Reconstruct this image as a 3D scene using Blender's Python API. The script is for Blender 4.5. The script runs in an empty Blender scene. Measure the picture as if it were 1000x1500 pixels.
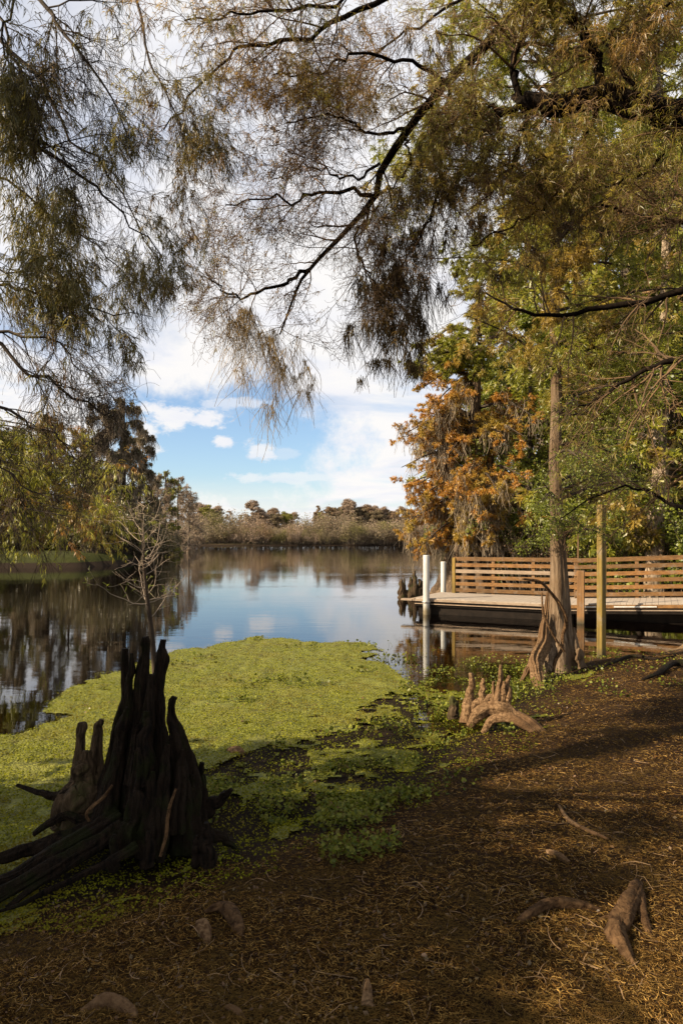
import bpy, math
import numpy as np
rng = np.random.default_rng(11)
C = bpy.context.scene.collection
H, HOR, F = 2.1, 788.0, 1000.0          # camera height over the water, horizon row and focal length in photo pixels
def P(px, py, Y): return ((px-500)/F*Y, Y, H-(py-HOR)/F*Y)
def PA(l): return np.array([P(*a) for a in l], float)
def U(a, b, n=None): return rng.uniform(a, b, n)
def nrm(v): return v/np.maximum(np.linalg.norm(v, axis=-1, keepdims=True), 1e-9)

# ------------------------------------------------------------------ materials
def mk(name):
    m = bpy.data.materials.new(name); m.use_nodes = True
    nt = m.node_tree; nt.nodes.clear()
    return m, nt
class G:
    def __init__(s, nt): s.nt = nt
    def n(s, t, **k):
        nd = s.nt.nodes.new(t)
        ins = k.pop('i', {})
        for a, b in k.items(): setattr(nd, a, b)
        for a, b in ins.items():
            if hasattr(b, 'links') or isinstance(b, bpy.types.NodeSocket): s.nt.links.new(b, nd.inputs[a])
            else: nd.inputs[a].default_value = b
        return nd
    def math(s, op, a, b=None, c=None, clamp=False):
        nd = s.nt.nodes.new('ShaderNodeMath'); nd.operation = op; nd.use_clamp = clamp
        for i, v in enumerate((a, b, c)):
            if v is None: continue
            if isinstance(v, bpy.types.NodeSocket): s.nt.links.new(v, nd.inputs[i])
            else: nd.inputs[i].default_value = v
        return nd.outputs[0]
    def vm(s, op, a, b=None):
        nd = s.nt.nodes.new('ShaderNodeVectorMath'); nd.operation = op
        for i, v in enumerate((a, b)):
            if v is None: continue
            if isinstance(v, bpy.types.NodeSocket): s.nt.links.new(v, nd.inputs[i])
            else: nd.inputs[i].default_value = v
        return nd.outputs['Value'] if op in ('LENGTH', 'DOT_PRODUCT', 'DISTANCE') else nd.outputs[0]
    def ramp(s, fac, stops, interp='LINEAR'):
        nd = s.nt.nodes.new('ShaderNodeValToRGB'); nd.color_ramp.interpolation = interp
        e = nd.color_ramp.elements
        while len(e) < len(stops): e.new(0.5)
        for el, (p, c) in zip(e, stops):
            el.position = p; el.color = (c[0], c[1], c[2], 1) if hasattr(c, '__len__') else (c, c, c, 1)
        s.nt.links.new(fac, nd.inputs[0]); return nd.outputs[0]
    def noise(s, vec, scale, detail=4, rough=.55, dist=0, out='Fac'):
        nd = s.n('ShaderNodeTexNoise', i={'Vector': vec, 'Scale': scale, 'Detail': detail, 'Roughness': rough, 'Distortion': dist})
        return nd.outputs[out]
    def mix(s, fac, a, b, mode='MIX'):
        nd = s.nt.nodes.new('ShaderNodeMix'); nd.data_type = 'RGBA'; nd.blend_type = mode
        for k, v in (('Factor', fac), ('A', a), ('B', b)):
            sk = [x for x in nd.inputs if x.name == k and (x.type == 'RGBA' or (k == 'Factor' and x.type == 'VALUE'))][0]
            if isinstance(v, bpy.types.NodeSocket): s.nt.links.new(v, sk)
            elif k == 'Factor': sk.default_value = v
            else: sk.default_value = (*v, 1)
        return [o for o in nd.outputs if o.type == 'RGBA'][0]
    def coord(s, scale=(1, 1, 1), geo=False):
        v = s.n('ShaderNodeNewGeometry').outputs['Position'] if geo else s.n('ShaderNodeTexCoord').outputs['Object']
        return s.n('ShaderNodeMapping', i={'Vector': v, 'Scale': scale}).outputs[0]
    def out(s, sh): s.nt.links.new(sh, s.n('ShaderNodeOutputMaterial').inputs[0])

def leafmat(name, cols, trans=.35, patch=None, pscale=.6, gloss=.03):
    """thin leaves: colour varies leaf by leaf, some twigs carry another colour"""
    m, nt = mk(name); g = G(nt)
    geo = g.n('ShaderNodeNewGeometry')
    n = len(cols)
    c = g.ramp(geo.outputs['Random Per Island'], [(i/max(n-1, 1), q) for i, q in enumerate(cols)])
    if patch is not None:
        nz = g.noise(g.coord((1, 1, 1), geo=True), pscale, 3)
        f = g.ramp(nz, [(.50, 0), (.62, 1)])
        c = g.mix(f, c, patch)
    d = g.n('ShaderNodeBsdfDiffuse', i={'Color': c})
    t = g.n('ShaderNodeBsdfTranslucent', i={'Color': c})
    mx = g.n('ShaderNodeMixShader', i={0: trans, 1: d.outputs[0], 2: t.outputs[0]})
    if gloss:
        gl = g.n('ShaderNodeBsdfGlossy', i={'Roughness': .45, 'Color': (1, 1, 1, 1)})
        mx = g.n('ShaderNodeMixShader', i={0: gloss, 1: mx.outputs[0], 2: gl.outputs[0]})
    g.out(mx.outputs[0]); return m

def barkmat(name, c1, c2, c3=None, sc=(14, 14, 2.2), bump=.6, dist=.02, rough=.9, moss=None, geo=False, fine=True):
    m, nt = mk(name); g = G(nt)
    v = g.coord(sc, geo)
    n1 = g.noise(v, 1.0, 6, .62, .6); n2 = g.noise(g.coord((2, 2, 1.3), geo), 1.3, 3)
    c = g.mix(g.ramp(n1, [(.35, 0), (.65, 1)]), c1, c2)
    if c3: c = g.mix(g.ramp(n2, [(.45, 0), (.65, 1)]), c, c3)
    if moss: c = g.mix(g.ramp(g.noise(g.coord((1, 1, 1), geo), 5, 5), [(.52, 0), (.64, .9)]), c, moss)
    hgt = n1
    if fine: hgt = g.math('ADD', n1, g.math('MULTIPLY', g.noise(g.coord((60, 60, 14), geo), 1, 3), .35))
    b = g.n('ShaderNodeBump', i={'Strength': bump, 'Distance': dist, 'Height': hgt})
    p = g.n('ShaderNodeBsdfPrincipled', i={'Base Color': c, 'Roughness': rough, 'Normal': b.outputs[0], 'Specular IOR Level': .08})
    g.out(p.outputs[0]); return m

def simplemat(name, col, rough=.6, metal=0, nz=.0, scale=8, spec=.4, bump=0):
    m, nt = mk(name); g = G(nt)
    n1 = g.noise(g.coord(), scale, 5)
    c = g.mix(g.ramp(n1, [(.3, 0), (.7, 1)]), tuple(x*(1-nz) for x in col), tuple(min(1, x*(1+nz)) for x in col))
    p = g.n('ShaderNodeBsdfPrincipled', i={'Base Color': c, 'Roughness': rough, 'Metallic': metal, 'Specular IOR Level': spec})
    if bump:
        b = g.n('ShaderNodeBump', i={'Strength': bump, 'Distance': .01, 'Height': n1}); nt.links.new(b.outputs[0], p.inputs['Normal'])
    g.out(p.outputs[0]); return m

M = {}
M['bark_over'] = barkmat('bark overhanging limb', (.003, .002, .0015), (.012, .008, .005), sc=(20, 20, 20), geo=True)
M['twig'] = simplemat('twig bark', (.115, .068, .030), .85, nz=.5, scale=2)
M['twig_dark'] = simplemat('dark twig bark', (0.032, 0.02, 0.0112), .85, nz=.5, scale=2)
M['twig_pale'] = simplemat('pale bare twig', (.27, .21, .155), .8, nz=.4, scale=3)
M['bark_pale'] = barkmat('pale cypress bark', (0.0382, 0.0238, 0.0136), (0.1997, 0.1445, 0.0952), (0.102, 0.0663, 0.0382), sc=(17, 17, 1.8), bump=1, dist=.03)
M['bark_scaly'] = barkmat('scaly bark with vines', (0.0765, 0.051, 0.0298), (0.357, 0.2805, 0.204), sc=(9, 9, 5), bump=1, dist=.05)
M['bark_big'] = barkmat('old cypress bark', (0.048, 0.032, 0.0208), (0.176, 0.124, 0.08), (0.104, 0.072, 0.048), sc=(7, 7, .7), bump=1, dist=.08)
M['knee_dark'] = barkmat('shade-darkened knee wood', (.003, .0025, .002), (.022, .014, .009), (.016, .011, .007), sc=(34, 34, 6), bump=1, dist=.035, rough=.8, moss=(.012, .014, .004))  # near-black tone puts the stump's shade into the wood colour
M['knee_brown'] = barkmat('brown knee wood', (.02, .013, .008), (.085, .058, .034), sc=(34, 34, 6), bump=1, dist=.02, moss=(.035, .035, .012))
M['root'] = barkmat('weathered root wood', (0.04, 0.0208, 0.0096), (0.216, 0.136, 0.072), (0.104, 0.06, 0.0304), sc=(34, 34, 34), bump=1, dist=.015)
M['root_dark'] = barkmat('half buried root', (0.027, 0.0144, 0.0072), (0.117, 0.0675, 0.0324), sc=(30, 30, 30), bump=1, dist=.015)
M['far_bark'] = simplemat('far tree bark', (0.08, 0.06, 0.044), .9, nz=.4, scale=.5)
M['far_bark_dark'] = simplemat('dark far tree bark', (.035, .024, .016), .9, nz=.4, scale=.5)

OL = [(.050, .050, .010), (.10, .095, .016), (.16, .135, .024), (.075, .070, .014)]
M['leaf_over'] = leafmat('olive brown cypress needles', [(.12, .10, .014), (.26, .23, .032), (.34, .25, .042), (.19, .17, .024), (.32, .31, .045)], .6, patch=(.33, .20, .045), pscale=.7)
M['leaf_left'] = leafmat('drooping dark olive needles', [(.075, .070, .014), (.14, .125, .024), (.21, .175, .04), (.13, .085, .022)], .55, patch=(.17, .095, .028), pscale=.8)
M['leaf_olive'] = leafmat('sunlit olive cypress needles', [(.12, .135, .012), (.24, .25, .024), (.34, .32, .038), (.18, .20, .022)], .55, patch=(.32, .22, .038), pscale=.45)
M['leaf_green'] = leafmat('green leaves', [(.07, .09, .010), (.15, .18, .018), (.25, .27, .03), (.11, .14, .014)], .5)
M['leaf_yg'] = leafmat('yellow green fronds', [(.13, .13, .012), (.24, .25, .02), (.34, .31, .03), (.15, .16, .016)], .5, patch=(.27, .12, .02), pscale=.5)
M['leaf_orange'] = leafmat('rust orange needles', [(.28, .11, .016), (.46, .21, .03), (.54, .30, .045), (.36, .15, .024), (.38, .26, .05)], .45, patch=(.38, .27, .045), pscale=.5)
M['leaf_rust'] = leafmat('brown rust leaves', [(.07, .035, .014), (.15, .075, .03), (.12, .085, .03), (.09, .05, .02)], .3)
M['leaf_dusk'] = leafmat('dull brown green foliage', [(.055, .045, .022), (.11, .085, .040), (.09, .085, .030), (.15, .11, .06)], .35)
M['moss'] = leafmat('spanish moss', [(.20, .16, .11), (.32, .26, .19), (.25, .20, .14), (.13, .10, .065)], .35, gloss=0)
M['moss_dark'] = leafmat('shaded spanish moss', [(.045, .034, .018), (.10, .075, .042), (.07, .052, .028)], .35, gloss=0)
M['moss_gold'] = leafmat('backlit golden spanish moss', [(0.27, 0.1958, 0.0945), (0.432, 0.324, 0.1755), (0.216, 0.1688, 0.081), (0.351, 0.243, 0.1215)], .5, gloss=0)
M['far_grey'] = leafmat('grey bare crown', [(0.254, 0.196, 0.145), (0.39, 0.305, 0.23), (0.305, 0.221, 0.153), (0.204, 0.153, 0.111)], .3, gloss=0, patch=(.22, .15, .09), pscale=.10)
M['far_tan'] = leafmat('tan willow stems', [(0.227, 0.178, 0.124), (0.323, 0.264, 0.189), (0.259, 0.189, 0.129), (0.184, 0.146, 0.091), (0.237, 0.216, 0.108)], .3, gloss=0, patch=(.17, .155, .06), pscale=.13)
M['far_green'] = leafmat('far green crown', [(0.13, 0.138, 0.036), (0.211, 0.211, 0.057), (0.259, 0.211, 0.065)], .3, gloss=0)
M['far_brown'] = leafmat('far brown crown', [(.17, .125, .08), (.24, .185, .12), (.20, .17, .095), (.14, .11, .07)], .3, gloss=0)
M['duckweed'] = leafmat('duckweed leaves', [(0.064, 0.072, 0.0048), (0.136, 0.144, 0.0096), (0.208, 0.204, 0.0176), (0.104, 0.112, 0.0064)], .15, patch=(0.136, 0.112, 0.0144), pscale=.8, gloss=0)
M['waterplant'] = leafmat('round water plant leaves', [(0.0425, 0.0595, 0.0068), (0.102, 0.1232, 0.0119), (0.187, 0.1955, 0.0255), (0.102, 0.085, 0.0136)], .3, gloss=.015)
M['litter'] = leafmat('fallen cypress needles', [(.009, .005, .002), (.075, .040, .011), (.21, .112, .030), (.02, .009, .003), (.42, .26, .080), (.012, .006, .003), (.05, .028, .009)], .1, gloss=0, patch=(.095, .058, .018), pscale=2.6)
M['stick'] = simplemat('fallen stick', (0.192, 0.12, 0.06), .8, nz=.4, scale=20)
M['grass'] = leafmat('bank grass', [(0.064, 0.096, 0.016), (0.112, 0.152, 0.024), (0.152, 0.168, 0.032)], .3)

def pilemat():
    m, nt = mk('white pile sleeve with waterline stain'); g = G(nt)
    v = g.coord((1, 1, 1), True); z = g.n('ShaderNodeSeparateXYZ', i={0: v}).outputs[2]
    n1 = g.noise(g.coord((9, 9, 1.5), True), 1, 5, .65)
    c = g.mix(g.ramp(n1, [(.45, 0), (.75, .7)]), (.40, .395, .37), (.25, .235, .20))
    st_ = g.ramp(g.math('ADD', z, g.math('MULTIPLY', g.math('SUBTRACT', n1, .5), .25)), [(.10, .95), (.34, 0)])
    c = g.mix(st_, c, (.13, .10, .05))
    g.out(g.n('ShaderNodeBsdfPrincipled', i={'Base Color': c, 'Roughness': .5}).outputs[0]); return m
M['post_white'] = pilemat()
M['deckboard'] = simplemat('weathered composite deck', (0.2736, 0.2304, 0.1872), .75, nz=.12, scale=6, bump=.2)
M['black'] = simplemat('dark dock float', (.010, .007, .005), .7, nz=.4, spec=.1)
M['steel'] = simplemat('galvanised hoop', (.35, .33, .30), .4, .8, nz=.2)
def woodmat(name, a, b, long='x'):
    m, nt = mk(name); g = G(nt)
    sc = {'x': (1.2, 22, 22), 'z': (22, 22, 1.2)}[long]
    n1 = g.noise(g.coord(sc), 1, 6, .6, .4)
    n2 = g.noise(g.coord((1, 1, 1)), 1.7, 3)
    c = g.mix(g.ramp(n1, [(.3, 0), (.7, 1)]), a, b)
    c = g.mix(g.ramp(n2, [(.4, 0), (.75, .5)]), c, (a[0]*.6, a[1]*.6, a[2]*.6))
    ri = g.n('ShaderNodeObjectInfo').outputs['Random']
    c = g.mix(1.0, c, g.ramp(ri, [(0, (.62, .62, .64)), (.5, (.95, .92, .9)), (1, (1.15, 1.05, .95))]), 'MULTIPLY')
    c = g.mix(g.ramp(g.noise(g.coord((1, 1, 1), True), 4.5, 5, .7), [(.52, 0), (.70, .55)]), c, (.17, .14, .11))
    wz = g.n('ShaderNodeSeparateXYZ', i={0: g.coord((1, 1, 1), True)}).outputs[2]
    c = g.mix(g.ramp(wz, [(.02, .9), (.20, 0)]), c, (.03, .028, .014))
    bm = g.n('ShaderNodeBump', i={'Strength': .5, 'Distance': .006, 'Height': n1})
    p = g.n('ShaderNodeBsdfPrincipled', i={'Base Color': c, 'Roughness': .75, 'Normal': bm.outputs[0], 'Specular IOR Level': .3})
    g.out(p.outputs[0]); return m
M['rail'] = woodmat('golden brown treated rail', (.095, .048, .014), (.215, .112, .036))
M['rail_grey'] = woodmat('greyed rail board', (0.1872, 0.1368, 0.0936), (0.3024, 0.2376, 0.1728))
M['postwood'] = woodmat('mossy treated post', (0.072, 0.054, 0.0115), (0.2304, 0.1584, 0.0324), 'z')
M['postorange'] = woodmat('weathered orange treated post', (.085, .046, .018), (.20, .112, .042), 'z')

# ground
def groundmat():
    m, nt = mk('bank soil and litter'); g = G(nt)
    v = g.coord((1, 1, 1), True)
    sep = g.n('ShaderNodeSeparateXYZ', i={0: v})
    n1 = g.noise(v, 45, 6, .7, 1.2); n2 = g.noise(v, 1.1, 4); n3 = g.noise(v, 160, 3)
    c = g.mix(g.ramp(n1, [(.35, 0), (.7, 1)]), (.004, .002, .001), (.05, .024, .009))
    c = g.mix(g.ramp(n2, [(.42, 0), (.62, .6)]), c, (.05, .028, .014))
    # green lawn on the left bank and behind the walkway, far scrub beyond
    ys = g.math('GREATER_THAN', sep.outputs[1], 22.0)
    grs = g.mix(g.noise(v, 3, 5), (.018, .021, .005), (.045, .048, .011))
    grs = g.mix(g.math('GREATER_THAN', sep.outputs[1], 90.0), grs, (.10, .08, .04))
    grs = g.mix(g.math('LESS_THAN', sep.outputs[2], .36), grs, (.02, .013, .008))
    c = g.mix(ys, c, grs)
    # wet sand at the margin of the inlet, muddy bed darkened with depth for light lost in water
    sx = g.math('SUBTRACT', 1.0, g.math('DIVIDE', g.vm('LENGTH', g.vm('SUBTRACT', v, (8.0, 14.6, 0))), 3.6), clamp=True)
    sf = g.ramp(g.math('ADD', sx, g.math('MULTIPLY', g.math('SUBTRACT', n2, .5), .35)), [(.12, 0), (.32, 1)])
    c = g.mix(sf, c, g.mix(n1, (.12, .07, .032), (.30, .20, .11)))
    bed = g.ramp(sep.outputs[2], [(0, 1), (1, 0)])
    mr = g.n('ShaderNodeMapRange', i={0: sep.outputs[2], 1: -.45, 2: -.02, 3: 0., 4: 1.})
    c = g.mix(mr.outputs[0], g.mix(n1, (.010, .006, .003), (.022, .013, .006)), c)
    c = g.mix(g.math('MULTIPLY', g.ramp(sep.outputs[2], [(0., 1), (.10, 0)]), g.math('LESS_THAN', sep.outputs[1], 9.5)), c, g.mix(n1, (.006, .004, .0025), (.022, .014, .008)))
    bk = g.math('ADD', n1, g.math('MULTIPLY', n3, .5))
    b = g.n('ShaderNodeBump', i={'Strength': 1., 'Distance': .03, 'Height': bk})
    p = g.n('ShaderNodeBsdfPrincipled', i={'Base Color': c, 'Roughness': .95, 'Normal': b.outputs[0], 'Specular IOR Level': .1})
    g.out(p.outputs[0]); return m
def watermat():
    m, nt = mk('tannin lake water'); g = G(nt)
    v = g.coord((1, 1, 1), True)
    a = g.noise(g.coord((.35, 1.3, 1), True), 1.6, 4, .55, .4)
    b_ = g.noise(g.coord((1.2, 5, 1), True), 3.0, 3, .5, .2)
    patch = g.ramp(g.noise(g.coord((.05, .16, 1), True), 1.0, 3), [(.48, .12), (.62, 1)])
    h = g.math('ADD', g.math('MULTIPLY', a, .55), g.math('MULTIPLY', g.math('MULTIPLY', b_, patch), .34))
    b = g.n('ShaderNodeBump', i={'Strength': .5, 'Distance': .009, 'Height': h})
    fr = g.n('ShaderNodeFresnel', i={'IOR': 1.5, 'Normal': b.outputs[0]})
    gl = g.n('ShaderNodeBsdfGlossy', i={'Roughness': .015, 'Color': (1, 1, 1, 1), 'Normal': b.outputs[0]})
    tr = g.n('ShaderNodeBsdfTransparent', i={'Color': (.62, .36, .13, 1)})
    mx = g.n('ShaderNodeMixShader', i={0: fr.outputs[0], 1: tr.outputs[0], 2: gl.outputs[0]})
    g.out(mx.outputs[0]); return m
M['ground'] = groundmat(); M['water'] = watermat()
def matmat():
    m, nt = mk('duckweed carpet'); g = G(nt)
    v = g.coord((1, 1, 1), True)
    vo = g.n('ShaderNodeTexVoronoi', i={'Vector': v, 'Scale': 48.0})
    n1 = g.noise(v, 1.0, 5); n2 = g.noise(v, 26, 5, .7)
    c = g.mix(vo.outputs['Color'], (.055, .062, .005), (.18, .185, .013))
    c = g.mix(g.ramp(n1, [(.46, 0), (.66, .7)]), c, (.13, .12, .012))
    c = g.mix(g.ramp(n2, [(.56, 0), (.68, .95)]), c, (.022, .026, .005))
    c = g.mix(g.ramp(g.noise(v, 3.2, 6, .7), [(.56, 0), (.68, .8)]), c, (.07, .06, .012))
    h = g.math('ADD', g.math('MULTIPLY', vo.outputs['Distance'], -1.), n2)
    b = g.n('ShaderNodeBump', i={'Strength': 1., 'Distance': .012, 'Height': h})
    p = g.n('ShaderNodeBsdfPrincipled', i={'Base Color': c, 'Roughness': .7, 'Normal': b.outputs[0], 'Specular IOR Level': .3})
    # small holes where the water shows
    hole = g.ramp(g.math('ADD', g.math('MULTIPLY', g.noise(g.coord((1, 1.8, 1), True), 2.2, 6, .68), .8), g.math('MULTIPLY', n2, .2)), [(.615, 1), (.635, 0)])
    tr = g.n('ShaderNodeBsdfTransparent')
    mx = g.n('ShaderNodeMixShader', i={0: hole, 1: tr.outputs[0], 2: p.outputs[0]})
    g.out(mx.outputs[0]); return m
M['mat'] = matmat()

# ------------------------------------------------------------------ object helpers
def setp(o, label=None, cat=None, group=None, kind=None):
    if label: o['label'] = label
    if cat: o['category'] = cat
    if group: o['group'] = group
    if kind: o['kind'] = kind
    return o
def thing(name, label, cat, loc=(0, 0, 0), group=None, rz=0):
    o = bpy.data.objects.new(name, None); o.empty_display_size = .2; C.objects.link(o)
    o.location = loc; o.rotation_euler = (0, 0, rz)
    return setp(o, label, cat, group)
class MB:
    """collects triangles/quads, links them as ONE mesh object"""
    def __init__(s): s.V = []; s.Q = []; s.T = []; s.n = 0
    def add(s, V, Q=None, T=None):
        V = np.asarray(V, float).reshape(-1, 3)
        if Q is not None and len(Q): s.Q.append(np.asarray(Q, np.int64).reshape(-1, 4)+s.n)
        if T is not None and len(T): s.T.append(np.asarray(T, np.int64).reshape(-1, 3)+s.n)
        s.V.append(V); s.n += len(V); return s
    def build(s, name, mat, parent=None, smooth=True, local=False, loc=None, bevel=0):
        V = np.concatenate(s.V); 
        base = np.zeros(3)
        if not local:
            p = parent
            while p is not None:
                base += np.array(p.location); p = p.parent
        if loc is not None: base = base+np.array(loc)
        V = V-base
        Q = np.concatenate(s.Q) if s.Q else np.zeros((0, 4), int)
        T = np.concatenate(s.T) if s.T else np.zeros((0, 3), int)
        me = bpy.data.meshes.new(name)
        me.vertices.add(len(V)); me.vertices.foreach_set('co', V.astype(np.float32).ravel())
        nl = len(Q)*4+len(T)*3; me.loops.add(nl)
        me.loops.foreach_set('vertex_index', np.concatenate([Q.ravel(), T.ravel()]).astype(np.int32))
        me.polygons.add(len(Q)+len(T))
        st = np.concatenate([np.arange(len(Q))*4, len(Q)*4+np.arange(len(T))*3]).astype(np.int32)
        me.polygons.foreach_set('loop_start', st)
        me.polygons.foreach_set('use_smooth', np.full(len(Q)+len(T), smooth))
        me.update(calc_edges=True); me.validate()
        me.materials.append(mat)
        o = bpy.data.objects.new(name, me); C.objects.link(o)
        if parent is not None: o.parent = parent
        if loc is not None: o.location = loc
        if bevel:
            b = o.modifiers.new('b', 'BEVEL'); b.width = bevel; b.segments = 2; b.limit_method = 'ANGLE'
        return o
def frames(Pt):
    t = nrm(np.gradient(Pt, axis=1))
    m = np.abs(t.mean(1)); ref = np.zeros_like(m); ref[np.arange(len(m)), m.argmin(1)] = 1
    a = ref[:, None]-(t*ref[:, None]).sum(-1, keepdims=True)*t
    a = nrm(a); return t, a, np.cross(t, a)
def tubes(mb, Pt, R, sides=5, mod=None, cap=False):
    Pt = np.asarray(Pt, float); R = np.asarray(R, float)
    if Pt.ndim == 2: Pt = Pt[None]; R = R[None]
    n, k, _ = Pt.shape
    if n == 0: return mb
    t, a, b = frames(Pt)
    th = np.arange(sides)/sides*2*np.pi
    rr = R[:, :, None]*np.ones(sides)
    if mod is not None: rr = rr*mod
    V = Pt[:, :, None]+rr[..., None]*(a[:, :, None]*np.cos(th)[:, None]+b[:, :, None]*np.sin(th)[:, None])
    idx = np.arange(n*k*sides).reshape(n, k, sides)
    nx = np.roll(idx, -1, 2)
    Q = np.stack([idx[:, :-1], nx[:, :-1], nx[:, 1:], idx[:, 1:]], -1).reshape(-1, 4)
    if cap:
        c0 = n*k*sides
        V2 = np.concatenate([V.reshape(-1, 3), Pt[:, 0], Pt[:, -1]])
        T = np.concatenate([np.stack([nx[:, 0], idx[:, 0], np.broadcast_to((c0+np.arange(n))[:, None], (n, sides))], -1).reshape(-1, 3),
                            np.stack([idx[:, -1], nx[:, -1], np.broadcast_to((c0+n+np.arange(n))[:, None], (n, sides))], -1).reshape(-1, 3)])
        return mb.add(V2, Q, T)
    return mb.add(V.reshape(-1, 3), Q)
def ribbons(mb, Pt, W):
    n, k, _ = Pt.shape
    if n == 0: return mb
    t = nrm(np.gradient(Pt, axis=1)); r = rng.normal(size=(n, 1, 3))
    s = nrm(np.cross(t, r)); 
    V = np.stack([Pt-s*W[..., None]/2, Pt+s*W[..., None]/2], 2)
    idx = np.arange(n*k*2).reshape(n, k, 2)
    Q = np.stack([idx[:, :-1, 0], idx[:, :-1, 1], idx[:, 1:, 1], idx[:, 1:, 0]], -1).reshape(-1, 4)
    return mb.add(V.reshape(-1, 3), Q)
def cards(mb, c, size, nup=0.0, aspect=1.0):
    """many small leaves, each a kite of its own, random tilt; nup>0 flattens them"""
    n = len(c)
    if n == 0: return mb
    nn = rng.normal(size=(n, 3)); nn[:, 2] += nup; nn = nrm(nn)
    a = nrm(np.cross(nn, rng.normal(size=(n, 3)))); b = np.cross(nn, a)
    s = np.asarray(size)*np.ones(n)
    a = a*s[:, None]*.5*aspect; b = b*s[:, None]*.5
    V = np.stack([c-a, c-b*.9, c+a, c+b*.9], 1).reshape(-1, 3)
    return mb.add(V, np.arange(n*4).reshape(n, 4))
def interp(Pt, i, t):
    k = Pt.shape[1]; x = t*(k-1); j = np.minimum(x.astype(int), k-2); f = (x-j)[..., None] if Pt.ndim == 3 else x-j
    return Pt[i, j]*(1-f)+Pt[i, j+1]*f
def kids(Pt, R, cnt, L, ang=(35, 70), tr=(.15, 1), droop=0., wig=.15, k=6, lfall=.5, rf=.6, rmax=9, flat=0., plen=False, tip=.15):
    n = len(Pt)
    i = np.repeat(np.arange(n), cnt) if np.isscalar(cnt) else np.repeat(np.arange(n), cnt)
    m = len(i); t = U(tr[0], tr[1], m)
    pos = interp(Pt, i, t)
    j = np.minimum((t*(Pt.shape[1]-1)).astype(int), Pt.shape[1]-2)
    tan = nrm(Pt[i, j+1]-Pt[i, j]); r0 = interp(R, i, t)
    pr = rng.normal(size=(m, 3)); pr[:, 2] *= (1-flat)
    pr = nrm(pr-(pr*tan).sum(1, keepdims=True)*tan)
    A = np.radians(U(ang[0], ang[1], m))[:, None]
    d = tan*np.cos(A)+pr*np.sin(A)
    ln = L*U(.55, 1.25, m)*(1-lfall*t)
    if plen:
        pl = np.linalg.norm(np.diff(Pt, axis=1), axis=2).sum(1); ln = ln*pl[i]
    out = np.zeros((m, k, 3)); out[:, 0] = pos
    for s in range(1, k):
        d = d+rng.normal(size=(m, 3))*wig; d[:, 2] -= droop; d = nrm(d)
        out[:, s] = out[:, s-1]+d*(ln/(k-1))[:, None]
    rad = np.minimum(r0*rf, rmax)[:, None]*np.linspace(1, tip, k)
    return out, rad
def smooth(pts, n):
    """Catmull-Rom through points (rows of any width) -> n rows"""
    p = np.asarray(pts, float); q = np.concatenate([[2*p[0]-p[1]], p, [2*p[-1]-p[-2]]])
    s = np.linspace(0, len(p)-1-1e-6, n); j = s.astype(int); f = (s-j)[:, None]
    a, b, c, d = q[j], q[j+1], q[j+2], q[j+3]
    return .5*((2*b)+(c-a)*f+(2*a-5*b+4*c-d)*f**2+(3*b-a-3*c+d)*f**3)
def limbs(specs, n=14, wob=.0):
    """specs: list of (points (px,py,Y), r0, r1) -> P[n,k,3], R"""
    PP, RR = [], []
    for pts, r0, r1 in specs:
        p = smooth(PA(pts), n); p[1:-1] += rng.normal(size=(n-2, 3))*wob
        PP.append(p); RR.append(r0+(r1-r0)*np.linspace(0, 1, n)**.8)
    return np.array(PP), np.array(RR)
def flutes(k, sides, amp=.2, f=(3, 5, 8, 13), drift=1.2, zs=1.):
    """relief of a trunk or root: deep lengthwise ridges, knots and fine grain"""
    th = (np.arange(sides)/sides*2*np.pi)[None]; z = np.linspace(0, 1, k)[:, None]*zs
    m = np.zeros((k, sides)); a = U(0, 90); b_ = U(0, 90); cx, cy = np.cos(th+drift*.4*z), np.sin(th+drift*.4*z)
    for q in f[:3]:
        v = vnoise(cx*q*.45+a+z*1.3, cy*q*.45+b_-z*.9, 1.); m += (.55-1.7*np.abs(v))*amp/(q/3)**.5
    m += amp*.55*vnoise(cx*1.1+a+z*7, cy*1.1+b_+z*4, 1.)+amp*.30*vnoise(cx*2+z*17, cy*2+z*11+a, 1.)
    m += amp*.22*vnoise(cx*6+a, cy*6+z*22, 1.)+rng.normal(size=(k, sides))*amp*.07
    return 1+m
def box(mb, c, s, rz=0., tilt=0.):
    x, y, z = np.array(s)/2
    V = np.array([[-x, -y, -z], [x, -y, -z], [x, y, -z], [-x, y, -z], [-x, -y, z], [x, -y, z], [x, y, z], [-x, y, z]])
    Ry = np.array([[math.cos(tilt), 0, -math.sin(tilt)], [0, 1, 0], [math.sin(tilt), 0, math.cos(tilt)]])
    Rz = np.array([[math.cos(rz), -math.sin(rz), 0], [math.sin(rz), math.cos(rz), 0], [0, 0, 1]])
    V = V@Ry.T@Rz.T+np.array(c)
    return mb.add(V, [[0, 3, 2, 1], [4, 5, 6, 7], [0, 1, 5, 4], [1, 2, 6, 5], [2, 3, 7, 6], [3, 0, 4, 7]])
def copy_tree(o, parent=None):
    c = o.copy(); C.objects.link(c)
    if parent is not None: c.parent = parent
    for ch in list(o.children): copy_tree(ch, c)
    return c

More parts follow.
